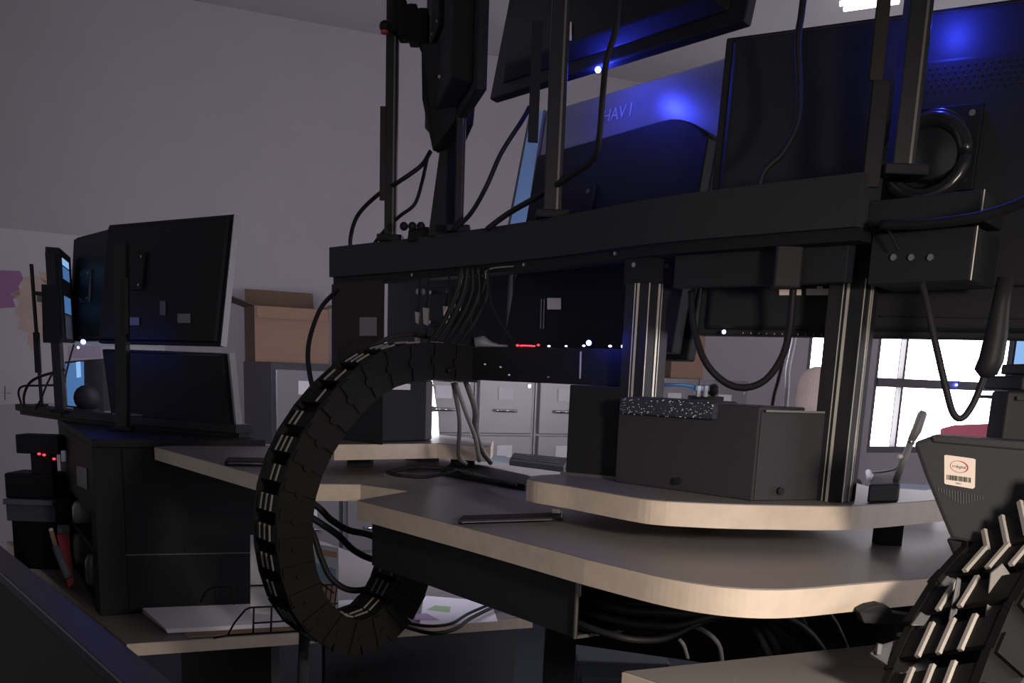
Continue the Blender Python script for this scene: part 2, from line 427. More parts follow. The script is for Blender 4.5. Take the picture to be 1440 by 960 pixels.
M().slab(b0 + V(0, 0, zt - zb - .004) - A * .001, -A * .002, V(0, 0, -.018) , -AN * .003).build('end_flange', 'steel', tray)
# cables lying in the tray, spilling out of its open end
for k in range(7):
    off = .018 + .014 * k
    o = b0 - AN * off + V(0, 0, .012 + .010 * (k % 4))
    pts = [o + A * .35, o + A * .1 + V(0, 0, .004), o - A * .03 + V(0, 0, .006 * math.sin(k)), o - A * .07 - AN * .05 + V(0, 0, -.006 + .005 * k), o - A * (.085 + .008 * k) - AN * .20 + V(0, 0, -.012 * (k % 3)), o - A * (.10 + .008 * k) - AN * .34 + V(0, 0, -.25)]
    M().tube(spline(pts), .0045 + .001 * (k % 3), 8).build('cable', 'rubber', None, True, label=('front', 'second', 'third', 'fourth', 'fifth', 'sixth', 'rearmost')[k] + ' black cable spilling from the open end of the steel tray', cat='cable', group='cables in the steel tray')
cable([(952, 876, 1.25), (985, 884, 1.24), (1010, 905, 1.25), (1016, 935, 1.3)], .003, 'thin pale cable arcing below the curved worktop edge', 'grey')
cable([(955, 898, 1.22), (962, 908, 1.22), (967, 925, 1.24)], .0025, 'short pale lead under the curved worktop edge', 'grey')
# black modesty panel and lifting column under the worktop
mq0, mq1 = P(806, 900, 1.98), P(1330, 900, 1.72)
md = V(mq1.x - mq0.x, mq1.y - mq0.y, 0)
M().slab(V(mq0.x, mq0.y, .83), md, V(0, .012, 0), V(0, 0, ZS - TS - .83)).build('modesty_panel', 'black', wt)
pl0 = P(786, 930, 1.80)
M().box((pl0.x, pl0.y, (ZS - TS) / 2 + .01), (.055, .06, ZS - TS - .02)).build('lift_column', 'black', wt)
M().box((pl0.x, pl0.y, .01), (.09, .5, .02)).build('foot', 'black', wt)
M().box((pl0.x + .36, pl0.y - .02, ZS - TS - .025), (.60, .10, .05)).build('crossbeam', 'black', wt)

# ---------------------------------------------------------------- rear shelf (monitor platform), right
ZH, TH = 1.204, .031
shp = [(741, 673), (757, 676.5), (800, 683), (840, 690), (899, 700), (930, 703.5), (963, 705.5), (1020, 708), (1080, 709.5), (1180, 711), (1240, 708.5), (1300, 704), (1480, 690)]
shb = [G(1480, 668, ZH), G(1300, 689, ZH), G(1222, 684, ZH), G(1150, 662, ZH), G(900, 655, ZH), G(792, 666, ZH), G(760, 667.5, ZH), G(746, 669.5, ZH)]
so = [tuple(p[:2]) for p in spline([G(x, y, ZH) for x, y in shp], 4)] + [tuple(p[:2]) for p in shb]
sh = thing('monitor_platform', (0.35, 1.4, ZH - TH - .028), 'raised taupe platform with rounded beige edge carrying the black equipment box', 'shelf')
M().prism(so, ZH - TH, ZH - .0012).build('edge_band', 'edge_band', sh)
M().prism(inset(so, .0012), ZH - .0012, ZH).build('top_surface', 'laminate', sh)
for (x, y) in ((1254, 768), (985, 742)):
    g = G(x, y, ZS); M().box((g.x, g.y + .02, (ZS + ZH - TH) / 2), (.030, .03, ZH - TH - ZS)).build('spacer_foot', 'black', sh)
# ---------------------------------------------------------------- rear shelf, left
sp = [(470, 625), (640, 623), (690, 627)]
lp = [G(470, 624.5, ZH), G(615, 623, ZH), G(690, 628, ZH), G(694, 620, ZH), G(610, 610, ZH), G(455, 612, ZH), G(455, 620, ZH)]
sh2 = thing('monitor_platform', (lp[0].x, lp[0].y, ZH - TH - .028), 'raised taupe platform at the left, behind the looping cable chain', 'shelf')
lo2 = [tuple(p[:2]) for p in lp]
M().prism(lo2, ZH - TH, ZH - .0012).build('edge_band', 'edge_band', sh2)
M().prism(inset(lo2, .0012), ZH - .0012, ZH).build('top_surface', 'laminate', sh2)
cc = sum((Vector(p) for p in lo2), Vector((0, 0))) / len(lo2)
for dx in (-.10, .12): M().box((cc.x + dx, cc.y + .01, (ZS + ZH - TH) / 2), (.05, .04, ZH - TH - ZS)).build('spacer_foot', 'black', sh2)

# ---------------------------------------------------------------- black equipment box on the platform
E0, E1, E2 = G(864, 677.5, ZH), G(1057, 704.5, ZH), G(1152, 703, ZH)
eq = thing('equipment_box', (E1.x, E1.y + .08, ZH), 'black steel equipment box with a speckled foam strip, in front of the post', 'equipment box')
zt1, zt2 = 1.322, 1.316
dE = (E1 - E0); nE = V(-dE.y, dE.x, 0).normalized()
if nE.y < 0: nE = -nE
M().hexa([E0, E1, E1 + nE * .10, E0 + nE * .10] + [p + V(0, 0, zt1 - ZH) for p in (E0, E1, E1 + nE * .10, E0 + nE * .10)]).build('housing', 'dark_plastic', eq, bevel=.002)
M().hexa([p + V(0, 0, z) for z in (0, zt2 - ZH) for p in (E1 + V(.002, .0005, 0), E2, E2 + V(-.03, .09, 0), E1 + nE * .09 + V(.004, 0, 0))]).build('side_housing', 'dark_plastic', eq, bevel=.002)
e = (E2 - E1)
M().slab(E1 + V(.008, 0, zt2 - ZH), e * .86, V(0, .006, 0), V(0, 0, .0025)).build('lip', 'grey', eq)
fo = E0 + dE * .03 - nE * .008 + V(0, 0, zt1 - ZH - .020)
foam = M().slab(fo, dE * .70, nE * .05 + V(0, 0, .002), V(0, 0, .022)).build('foam_strip', 'foam', eq, bevel=.003)
sm = M()
for i in range(130):
    p = fo + dE * .70 * random.random() + V(0, 0, .022 * random.random()) - nE * .0002
    s_ = random.uniform(.0004, .0010)
    sm.box(p, (s_ * 2, s_, s_))
so_ = sm.build('speckle', 'speck', foam, kind='stuff')
for (x, y) in ((953, 676), (1096, 690)):
    o_, n_ = (E0, nE) if x < 1050 else (E1, V(-e.y, e.x, 0).normalized())
    q = PL(x, y, o_ - n_ * .001, n_); M().cyl(q, q - n_ * .004, .005, 12).build('rubber_plug', 'rubber', eq)
# black column behind, between platform and lower rail
q0 = G(795, 667, ZH)
colb = thing('support_column', (q0.x + .035, q0.y + .02, ZH), 'plain black steel column beside the equipment box, under the lower rail', 'column')
M().prism([(q0.x, q0.y), (q0.x + .085, q0.y - .045), (q0.x + .10, q0.y - .01), (q0.x + .015, q0.y + .035)], ZH, 1.338).build('post_body', 'black', colb, bevel=.002)
M().prism([(q0.x - .008, q0.y + .0), (q0.x + .083, q0.y - .052), (q0.x + .085, q0.y - .045), (q0.x - .005, q0.y + .006)], ZH, ZH + .004).build('foot_plate', 'steel', colb)

# ================================================================== POSTS AND BEAM
def rotz(v, a): return Vector((v.x * math.cos(a) - v.y * math.sin(a), v.x * math.sin(a) + v.y * math.cos(a), v.z))
def profile_post(front, z0, z1, la, size, name, label, cap=.055):
    # square slotted extrusion; front = nearest corner, la = heading of its left face
    l = V(-math.sin(la), math.cos(la), 0); r = V(l.y, -l.x, 0)
    o = V(front.x, front.y, 0); root = thing(name, o + (l + r) * size / 2 + V(0, 0, z0), label, 'post')
    def at(a, b, z): return o + l * a + r * b + V(0, 0, z)
    M().slab(at(0, 0, z0), l * size, r * size, V(0, 0, z1 - z0)).build('core', 'dark_alu', root, bevel=.0012)
    for ax, bx, nn in ((l, r, -r), (r, l, -l)):
        for off, w in ((.40, .0035), (.56, .0012)):
            M().slab(o + ax * size * off + nn * .0003 + V(0, 0, z0), ax * w * size / .045 , nn * .0010, V(0, 0, z1 - z0 - cap)).build('slot_lip', 'slot', root)
    M().slab(o - (l + r) * .0006 + V(0, 0, z0), l * .0012, r * .0012, V(0, 0, z1 - z0)).build('corner_edge', 'slot', root)
    M().slab(at(-.002, -.002, z1 - cap), l * (size + .004), r * (size + .004), V(0, 0, cap)).build('end_bracket', 'black', root)
    for ax, nn in ((l, -r), (r, -l)):
        c = o + ax * size * .62 + nn * .0022 + V(0, 0, z1 - cap * .55)
        M().cyl(c, c + nn * .003, .0035, 10).build('bolt', 'alu', root)
    return root
F2 = G(1184, 707, ZH)
profile_post(F2, ZH, 1.537, math.radians(52), .047, 'slotted_post', 'tall dark aluminium slotted post standing on the platform, in front of the windows')
F1 = P(904, 553, 1.5)
profile_post(F1, ZH, 1.537, math.radians(42), .046, 'slotted_post', 'dark aluminium slotted post rising behind the speckled foam strip')
# beam along the post tops
BZ0, BZ1 = 1.530, 1.588
bp = [P(463, 386, 2.20), P(600, 350, 1.96), P(760, 330, 1.70), P(912, 318, 1.475), P(1060, 310, 1.345), P(1206, 300, 1.245)]
bp2 = [V(p.x, p.y, 0) for p in bp]
def ribbon(pts, dep):
    out = []
    for i, p in enumerate(pts):
        t = pts[min(i + 1, len(pts) - 1)] - pts[max(i - 1, 0)]; n_ = V(-t.y, t.x, 0).normalized()
        if n_.y < 0: n_ = -n_
        out.append(p + n_ * dep)
    return out
bsm = spline(bp2, 6)
bk = ribbon(bsm, .05)
beam = thing('monitor_rail', (bp2[2].x, bp2[2].y, BZ0), 'long black curved monitor rail on the slotted posts', 'rail')
M().prism([p[:2] for p in bsm] + [p[:2] for p in reversed(bk)], BZ0, BZ1).build('face_channel', 'rail_black', beam)
in0 = ribbon(bsm, .010)
M().prism([p[:2] for p in in0] + [p[:2] for p in reversed(ribbon(bsm, .045))], BZ0 - .014, BZ0).build('lower_channel', 'black', beam)
for t in (.18, .36, .52):
    k = int(t * len(bsm)); p = in0[k]; M().cyl(V(p.x, p.y, BZ0 - .006) + (bsm[k] - p).normalized() * .0005, V(p.x, p.y, BZ0 - .006) + (bsm[k] - p).normalized() * .004, .0028, 8).build('bolt', 'alu', beam)
# deeper plate between the posts
k0 = PL(948, 380, bp2[3] + V(0, .03, 0), V(.69, .72, 0)); k1 = P(1180, 380, 1.30)
pr = thing('rail_plate', ((k0.x + k1.x) / 2, (k0.y + k1.y) / 2, 1.474), 'flat black plate hung under the rail between the two posts', 'plate')
ka = P(948, 380, 1.475); kb = P(1190, 380, 1.300)
dk = V(kb.x - ka.x, kb.y - ka.y, 0); nk = V(-dk.y, dk.x, 0).normalized()
M().slab(V(ka.x, ka.y, 1.474), dk, V(0, 0, 1.53 - 1.474), nk * .02).build('plate', 'black_powder', pr, bevel=.001)
kq = PL(1116, 350, ka, nk)
M().box(V(kq.x, kq.y, 1.497) - nk * .012, (.035, .02, .06)).build('clamp', 'black', pr, bevel=.003)
q = PL(1125, 339, ka - nk * .023, nk); M().cyl(q, q - nk * .004, .002, 8).build('bolt', 'alu', pr)
# second rail section, right of the tall post
def blk(x0, x1, x2, y0, y1, Yl, Yr, Yb, name, m, parent, bev=.0015):
    a, b = P(x0, (y0 + y1) / 2, Yl), P(x1, (y0 + y1) / 2, Yr)
    c = P(x2, (y0 + y1) / 2, Yb)
    z1 = P(x1, y0, Yr).z; z0 = P(x1, y1, Yr).z
    d = V(c.x - b.x, c.y - b.y, 0)
    a, b = V(a.x, a.y, z0), V(b.x, b.y, z0)
    return M().hexa([a, b, b + d, a + d] + [p + V(0, 0, z1 - z0) for p in (a, b, b + d, a + d)]).build(name, m, parent, bevel=bev), (a, b, d, z0, z1)
rs = thing('rail_bracket', P(1300, 393, 1.2), 'black double bracket at the right end of the monitor rail', 'bracket')
ob, info = blk(1222, 1380, 1414, 266, 306, 1.262, 1.165, 1.25, 'upper_block', 'black_powder', rs)
ob, info2 = blk(1224, 1368, 1404, 317, 394, 1.268, 1.175, 1.26, 'lower_block', 'black_powder', rs)
for (a, b, d, z0, z1) in (info, info2):
    M().slab(V(b.x, b.y, z0) + V(.0008, -.0008, 0), V(.0012, 0, 0), V(0, .0012, 0), V(0, 0, z1 - z0)).build('edge_trim', 'slot', rs)
a, b, d, z0, z1 = info2
dn_ = V(-(b - a).y, (b - a).x, 0).normalized()
for x in (1258, 1283, 1310):
    q = PL(x, 362, a - dn_ * .0005, dn_); M().cyl(q, q - dn_ * .003, .0038, 10).build('bolt', 'alu', rs)
# left end column under the rail
qa = P(474, 470, 2.16); qb = P(538, 470, 2.05)
ec = thing('end_column', (qa.x, qa.y, ZH), 'brown black end column under the left tip of the rail', 'column')
dq = V(qb.x - qa.x, qb.y - qa.y, 0)
M().slab(V(qa.x, qa.y, 1.345), dq, V(-.02, .05, 0), V(0, 0, BZ0 - .014 - 1.345)).build('upper_panel', 'bronze', ec)
M().slab(V(qa.x, qa.y, ZH), dq * 1.02 , V(-.02, .05, 0), V(0, 0, 1.345 - ZH)).build('lower_panel', 'black', ec)
M().slab(V(qb.x, qb.y, 1.36), V(.002, -.0015, 0), V(.001, .002, 0), V(0, 0, .15)).build('edge_trim', 'bronze', ec)
dqn = V(-dq.y, dq.x, 0).normalized()
def tagp(x0, y0, x1, y1, m, parent, o, n, name='paper_tag'):
    ps = [PL(x, y, o - n * .0012, n) for x, y in ((x0, y0), (x1, y0), (x1, y1), (x0, y1))]
    return M().extr(ps, -n * .0008).build(name, m, parent)
tagp(506, 446, 530, 472, 'grey', ec, V(qa.x, qa.y, 1.4), dqn)
# black box on the left platform
q0 = G(514, 622, ZH); q1 = G(598, 620, ZH)
bx = thing('black_case', (q0.x, q0.y, ZH), 'black case standing on the left platform, behind the cable chain', 'case')
M().prism([(q0.x, q0.y), (q1.x, q1.y), (q1.x + .01, q1.y + .05), (q0.x + .01, q0.y + .05)], ZH, 1.330).build('housing', 'black', bx, bevel=.003)
M().prism([(q0.x + .004, q0.y - .002), (q1.x - .004, q1.y - .002), (q1.x - .004, q1.y + .004), (q0.x + .004, q0.y + .004)], 1.31, 1.322).build('lid_line', 'black_gloss', bx)
# lower rail
ra, rb = P(596, 515, 1.86), P(882, 515, 1.56)
lr = thing('lower_rail', ((ra.x + rb.x) / 2, (ra.y + rb.y) / 2, 1.338), 'black lower equipment rail with red indicators and glowing dots for light through the gap along its top', 'rail')
dr_ = V(rb.x - ra.x, rb.y - ra.y, 0); nr = V(-dr_.y, dr_.x, 0).normalized()
M().slab(V(ra.x, ra.y, 1.338), dr_, nr * .05, V(0, 0, .055)).build('channel', 'black', lr, bevel=.0015)
def onr(x, y, d=.001): return PL(x, y, V(ra.x, ra.y, 1.36) - nr * d, nr)
M().extr([onr(816, 494), onr(818, 494), onr(817, 532), onr(815, 532)], -nr * .001).build('edge_trim', 'slot', lr)
for (x, y, rr, mm) in ((772, 486.5, .0016, 'led_white'), (796, 486.5, .0014, 'led_white'), (821, 486, .0016, 'led_white'), (858, 486.5, .0018, 'led_white'), (877, 487, .0026, 'led_white'), (728, 485.5, .0018, 'led_red'), (733, 486, .0014, 'led_red'), (745, 486, .0013, 'led_red'), (757, 485, .0016, 'led_red'), (682, 512, .0016, 'white'), (704, 516, .0016, 'white'), (716, 527, .0016, 'white'), (771, 530, .0016, 'grey')):
    p = onr(x, y, .0006 if y > 495 else .0008)
    M().ball(p, rr, 1.6, 1, 1, 8, 5).build('indicator', mm, lr, True)  # white glowing dots stand in for light through the gap over the rail
M().box(onr(743, 486, .001) , (.022, .002, .002)).build('indicator', 'led_red', lr)

# ================================================================== MONITORS
def monitor(name, label, TL, TR, width, height, tilt=0, thick=.018, bulge=.035, m='black', mb='black', group='monitors on the main console', scr='screen', inset_=(.12, .14, .12, .1)):
    TL, TR = Vector(TL), Vector(TR); xr = TR - TL; xr.z = 0; xr.normalize()
    n0 = xr.cross(UP); dn = -UP * math.cos(tilt) + n0 * math.sin(tilt); n = xr.cross(-dn)
    root = thing(name, TL + xr * width / 2 + dn * height, label, 'monitor', group)
    M().slab(TL, xr * width, dn * height, -n * thick).build('bezel', m, root, bevel=.003)
    l, t, r, b = inset_
    a = [TL + xr * width * l * .5 + dn * height * t * .5, TL + xr * width * (1 - r * .5) + dn * height * t * .5, TL + xr * width * (1 - r * .5) + dn * height * (1 - b * .5), TL + xr * width * l * .5 + dn * height * (1 - b * .5)]
    c = [TL + xr * width * l + dn * height * t + n * bulge, TL + xr * width * (1 - r) + dn * height * t + n * bulge, TL + xr * width * (1 - r) + dn * height * (1 - b) + n * bulge, TL + xr * width * l + dn * height * (1 - b) + n * bulge]
    M().hexa(a + c).build('back_cover', mb, root, bevel=.004)
    o = TL - n * (thick + .0008)
    M().slab(o + xr * .014 + dn * .014, xr * (width - .028), dn * (height - .028), -n * .0006).build('screen', scr, root)
    ctr = TL + xr * width / 2 + dn * height * .5 + n * bulge
    return dict(root=root, xr=xr, dn=dn, n=n, TL=TL, w=width, h=height, ctr=ctr, bulge=bulge)
def vesa(mn, u=.5, v=.5, s=.10, arm=None, disc=False):
    c = mn['TL'] + mn['xr'] * mn['w'] * u + mn['dn'] * mn['h'] * v + mn['n'] * (mn['bulge'] + .0005)
    ax = (mn['xr'], mn['dn'], mn['n'])
    pl = M().box(c + mn['n'] * .004, (s, s, .008), ax).build('mount_plate', 'black', mn['root'], bevel=.002)
    for i in (-1, 1):
        for j in (-1, 1):
            q = c + mn['xr'] * i * s * .38 + mn['dn'] * j * s * .38 + mn['n'] * .008
            M().cyl(q, q + mn['n'] * .003, .004, 8).build('screw', 'alu', pl)
    if disc: M().tube([c + mn['n'] * .008, c + mn['n'] * .03], s * .42, 20).build('pivot_disc', 'black_gloss', mn['root'], True, bevel=.003)
    if arm is not None:
        arm = Vector(arm); hinge = c + mn['n'] * .035
        M().tube([c + mn['n'] * .008, hinge], .022, 14).build('tilt_hub', 'black_gloss', mn['root'], True)
        M().tube([hinge, arm], .014, 12).build('mount_arm', 'black', mn['root'], True)
    return c
def mtag(mn, px0, py0, px1, py1, m, name='sticker'):
    return tagp(px0, py0, px1, py1, m, mn['root'], mn['TL'] + mn['n'] * (mn['bulge'] + .0008), -mn['n'], name)
def mpt(mn, px, py, d=.0): return PL(px, py, mn['TL'] + mn['n'] * (mn['bulge'] + d), mn['n'])
# M1 seen nearly edge on
n1_ = P(667, 132, 1.72); f1_ = P(613, 215, 2.19)
Hm = .30
m1 = monitor('monitor', 'black monitor seen nearly edge on, high beside the thin pole', V(f1_.x, f1_.y, f1_.z + Hm), V(n1_.x, n1_.y, f1_.z + Hm), .49, Hm, 0, bulge=.03, scr='screen_dim')
vesa(m1, .55, .40, .09)
# M2 upper centre, tilted down
mL, mR = P(688, 140, 2.0), P(1017, 47, 1.566)
xr_ = (mR - mL); xr_.z = 0; xr_.normalize(); n0_ = xr_.cross(UP); t2 = math.radians(12)
dn2 = -UP * math.cos(t2) + n0_ * math.sin(t2)
TL2 = mL - dn2 * .33
m2 = monitor('monitor', 'black monitor tilted forward at the top centre, with the blue light under it', TL2, TL2 + xr_, .585, .33, t2, bulge=.022, scr='screen_dim', inset_=(.10, .10, .10, .12))
vesa(m2, .42, .45, .1)
mtag(m2, 794, 31, 804, 57, 'cream')
vm = M()
# M3 silver back
a3, b3 = P(770, 156.2, 2.03), P(1012, 90, 1.68)
m3 = monitor('monitor', 'wide monitor with a silver upper back and black lower cover, behind the rail', a3, V(b3.x, b3.y, a3.z), .47, .445, math.radians(8), bulge=.006, m='black', mb='silver', inset_=(.01, .01, .01, .35))
# lower dark cover with an arched top on M3
x3, d3, nn3, T3 = m3['xr'], m3['dn'], m3['n'], m3['TL']
arc = [PL(x, y, T3 + nn3 * .007, nn3) for x, y in ((768, 223.5), (787, 218.5), (830, 207), (870, 196), (910, 184.5), (940, 176), (955, 173), (968, 173), (982, 177), (995, 186), (1006, 199), (1016, 214))]
arc = [arc[0]] + [p for p in arc[1:] if (p - T3).dot(x3) < .462]
dB = max((p - T3).dot(d3) for p in arc)
arc += [T3 + x3 * .462 + d3 * dB + nn3 * .007, T3 + x3 * .462 + d3 * .438 + nn3 * .007, T3 + x3 * .008 + d3 * .438 + nn3 * .007]
M().extr(arc, nn3 * .020).build('lower_cover', 'black', m3['root'], bevel=.002)
M().slab(T3 - x3 * .003 - nn3 * .012, x3 * .003, d3 * .445, nn3 * .02).build('side_trim', 'silver', m3['root'])
m3['bulge'] = .0275
vesa(m3, .36, .48, .1)
lg = PL(868, 160, T3 + nn3 * .0066, nn3)
text_mesh('logo', 'HAV I', 'logo_grey', m3['root'], lg + nn3 * .0003, x3, -d3, .030)
for (x0, y0, x1, y1) in ((770, 419, 789, 435),): mtag(m3, x0, y0, x1, y1, 'cream')
mtag(m3, 776, 422, 786, 433, 'grey', 'print_block') if False else None
for x in (761, 765):
    ps = [mpt(m3, x, 420, .001), mpt(m3, x + 1.2, 420, .001), mpt(m3, x, 462, .001), mpt(m3, x - 1.2, 462, .001)]
    M().extr(ps, nn3 * .001).build('rib', 'grey', m3['root'])
# added glowing panel standing in for blue light on the silver monitor's bezel
r = thing('monitor', P(728, 330, 2.30), 'glowing blue sliver added for the blue sheen on the silver monitor edge, behind the pole', 'monitor', 'monitors on the main console')
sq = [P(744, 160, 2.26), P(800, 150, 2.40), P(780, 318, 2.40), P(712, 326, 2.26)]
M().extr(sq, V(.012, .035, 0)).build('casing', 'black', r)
M().extr([p + V(-.0006, -.0012, 0) for p in (sq[0].lerp(sq[1], .06), sq[0].lerp(sq[1], .5), sq[3].lerp(sq[2], .5), sq[3].lerp(sq[2], .06))], V(-.0003, -.0008, 0)).build('screen', 'edge_glow', r)
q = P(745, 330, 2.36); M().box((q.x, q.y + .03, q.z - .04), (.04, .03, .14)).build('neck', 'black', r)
# low monitor behind the cable bundle
a5, b5 = P(548, 378, 2.42), P(700, 372, 2.13)
m5 = monitor('monitor', 'low black monitor behind the cable bundle, under the rail', a5, V(b5.x, b5.y, a5.z), .44, .178, 0, bulge=.012, m='black', inset_=(.02, .03, .02, .03))
vesa(m5, .5, .5, .08)
# M4 large right monitor
a4, b4 = P(1021, 53, 1.55), P(1220, 28, 1.453)
m4 = monitor('monitor', 'large black monitor with vented back and round pivot at the upper right', a4, V(b4.x, b4.y, a4.z), .69, .398, math.radians(4), bulge=.012, m='black_powder', mb='black_powder', scr='screen_dim', inset_=(.03, .02, .02, .03))
x4, d4, nn4, T4 = m4['xr'], m4['dn'], m4['n'], m4['TL']
q = mpt(m4, 1283, 92); q_ = mpt(m4, 1440, 82)
u0 = (q - T4).dot(x4)
M().slab(T4 + x4 * u0 + d4 * (q - T4).dot(d4) + nn4 * .0125, x4 * (.66 - u0), d4 * .27, nn4 * .012).build('centre_cover', 'black_powder', m4['root'], bevel=.004)
ventm = M()
dv = (q - T4).dot(d4)
for r_ in range(5):
    for c_ in range(26):
        o_ = T4 + x4 * (u0 + .008 + c_ * .0085 + (r_ % 2) * .004) + d4 * (dv + .010 + r_ * .0065) + nn4 * .0250
        ventm.box(o_, (.0018, .0018, .0008), (x4, d4, nn4))
ventm.build('vent_holes', 'dark_plastic', m4['root'], kind='stuff')
m4['bulge'] = .0247
uu = (mpt(m4, 1316, 212) - T4)
vesa(m4, uu.dot(x4) / m4['w'], uu.dot(d4) / m4['h'], .10, disc=True)
rg = mpt(m4, 1303, 222, .03)
M().tube([rg + x4 * .045 * math.cos(a * math.pi / 12) + d4 * .045 * math.sin(a * math.pi / 12) for a in range(25)], .010, 10).build('cable_ring', 'black_gloss', m4['root'], True)
q = mpt(m4, 1379, 154); M().cyl(q, q + nn4 * .006, .005, 10).build('screw', 'alu', m4['root'])
m4['bulge'] = .0125
for (x0, y0, x1, y1) in ((1096, 407, 1127, 415), (1134, 406, 1171, 415), (1149, 402.5, 1157, 407)): mtag(m4, x0, y0, x1, y1, 'cream')
ps = [mpt(m4, 1238, 443.5, .001), mpt(m4, 1440, 447, .001), mpt(m4, 1440, 449, .001), mpt(m4, 1238, 445.5, .001)]
M().extr(ps, nn4 * .002).build('ridge', 'black', m4['root'])
vd = M()
for k in range(14): vd.box(mpt(m4, 1045 + k * 11, 468 + k * .3, .001), (.0012, .0012, .0022))
vd.build('vent_dots', 'grey', m4['root'], kind='stuff')
q = mpt(m4, 1018, 466.5, .002); M().ball(q, .003).build('indicator', 'led_white', m4['root'], True)

# ================================================================== POLES ON THE RAIL
def pole(px, py, Y, w, label, bars=(), top=2.35, name='monitor_pole'):
    b = P(px, py, Y); root = thing(name, (b.x, b.y, BZ1), label, 'pole')
    M().box((b.x, b.y, (BZ1 + top) / 2), (w, w, top - BZ1)).build('tube', 'dark_alu', root, bevel=.0015)
    M().box((b.x, b.y, BZ1 + .006), (w + .025, w + .025, .012)).build('base_clamp', 'black', root, bevel=.002)
    M().slab((b.x + w * .18, b.y - w / 2 - .0006, BZ1), (w * .12, 0, 0), (0, .0008, 0), (0, 0, top - BZ1)).build('slot_lip', 'steel', root)
    for (x0, x1, y0, y1, m_) in bars:
        c0, c1 = P(x0, y1, Y), P(x1, y0, Y)
        M().slab((c0.x, b.y - w / 2 - .004, c0.z), (c1.x - c0.x, 0, 0), (0, .006, 0), (0, 0, c1.z - c0.z)).build('cover_strip', m_, root, bevel=.001)
    return b
p1 = pole(549, 350, 2.07, .022, 'thin dark pole at the left end of the rail, beside the edge-on monitor', [(535, 544, 152, 283, 'bronze')])
p2 = pole(645, 320, 1.90, .016, 'short brown pole behind the edge-on monitor', [(640, 652, 176, 318, 'bronze')], top=1.79)
p3 = pole(776, 310, 1.70, .028, 'black pole at the centre of the rail, left of the silver monitor', [(742, 763, 35, 203, 'black')])
p4 = pole(1262, 270, 1.272, .026, 'black pole at the right end of the rail, in front of the round pivot', [(1216, 1247, 0, 118, 'bronze'), (1206, 1246, 118, 266, 'black')])
# toothed arm between the thin pole and the edge-on monitor
arm = thing('toothed_arm', P(575, 40, 2.06), 'black toothed cable arm reaching from the thin pole to the edge-on monitor', 'arm')
aa, ab = P(556, 26, 2.06), P(600, 44, 2.02)
da = ab - aa
for k in range(6):
    c = aa + da * (k + .5) / 6
    M().box(c, (.016, .045, .052 + .008 * (k % 2))).build('chain_link', 'chain', arm, bevel=.002)
c = P(541, 37, 2.04); M().ball(c, .010).build('clamp_knob', 'black', arm, True); M().cyl(c + V(0, 0, -.012), c + V(0, 0, -.006), .007).build('red_cap', 'red', arm)
# leaning support plate under the edge-on monitor
lpz = thing('leaning_bracket', P(620, 322, 1.95), 'dark leaning bracket plate under the edge-on monitor, standing on the rail', 'bracket')
ps = [P(618, 214, 1.94), P(642, 205, 1.94), P(640, 327, 1.94), P(602, 332, 1.94)]
M().extr(ps, V(.005, .02, 0)).build('plate', 'black', lpz)
ps = [P(574, 322, 1.99), P(602, 318, 1.97), P(603, 336, 1.97), P(572, 340, 1.99)]
M().extr(ps, V(.005, .03, 0)).build('clamp_block', 'black', lpz, bevel=.003)
for x in (568, 580, 592):
    M().ball(P(x, 318, 1.98), .008, seg=8, rings=6).build('clamp_knob', 'rubber', lpz, True)
# black lower cover wedge of the edge-on monitor (bottom of its back)
wd = [P(592, 60, 2.0), P(593, 140, 2.0), P(608, 212, 2.0), P(622, 214, 2.0), P(640, 170, 1.9), P(650, 60, 1.85)]
M().extr(wd, V(.03, .03, 0)).build('cable_cover', 'black', m1['root'], bevel=.002)
for k in range(9):
    M().ball(P(628 + (k % 2) * .6, 5 + k * 9, 1.82), .0015, seg=6, rings=4).build('rivet', 'steel', m1['root'], True)
for (x, y) in ((618, 108), (626, 106)): M().ball(P(x, y, 1.86), .003, seg=8, rings=5).build('screw', 'cream', m1['root'], True)

# ================================================================== CABLES OF THE MAIN CONSOLE
cable([(474, 408, 2.1), (452, 432, 2.05), (437, 470, 2.0), (433, 505, 1.95), (440, 545, 1.85), (452, 562, 1.76)], .0045, 'thick black cable bowing left of the rail end down to the chain')
cable([(495, 360, 2.16), (493, 335, 2.16), (503, 303, 2.14), (530, 275, 2.1), (560, 256, 2.05), (592, 233, 2.04), (606, 212, 2.04)], .0042, 'upper black cable looping out past the thin pole')
cable([(519, 352, 2.12), (540, 325, 2.1), (562, 304, 2.05), (583, 287, 2.04), (593, 258, 2.04), (601, 222, 2.04)], .0034, 'lower thin black cable looping behind the thin pole')
cable([(637, 324, 1.88), (662, 300, 1.86), (684, 262, 1.84), (705, 215, 1.84), (735, 168, 1.84), (745, 150, 1.84)], .0040, 'black cable rising from the rail to the upper centre monitor')
cable([(685, 322, 1.80), (715, 300, 1.78), (760, 274, 1.72), (803, 247, 1.66), (835, 222, 1.62), (843, 190, 1.60), (848, 130, 1.58), (853, 85, 1.56), (866, 40, 1.56), (872, -20, 1.56)], .0046, 'heavy black cable sweeping up across the silver monitor')
cable([(1132, -20, 1.36), (1127, 20, 1.36), (1122, 60, 1.36), (1125, 130, 1.36), (1121, 175, 1.36), (1100, 215, 1.36), (1075, 240, 1.36), (1066, 268, 1.36)], .0042, 'black cable hanging down the back of the large monitor')
cable([(972, 410, 1.46), (975, 455, 1.44), (990, 505, 1.42), (1016, 535, 1.41), (1045, 545, 1.40), (1075, 535, 1.39), (1098, 505, 1.38), (1110, 465, 1.37), (1116, 400, 1.36)], .0047, 'black cable hanging in a wide loop under the plate')
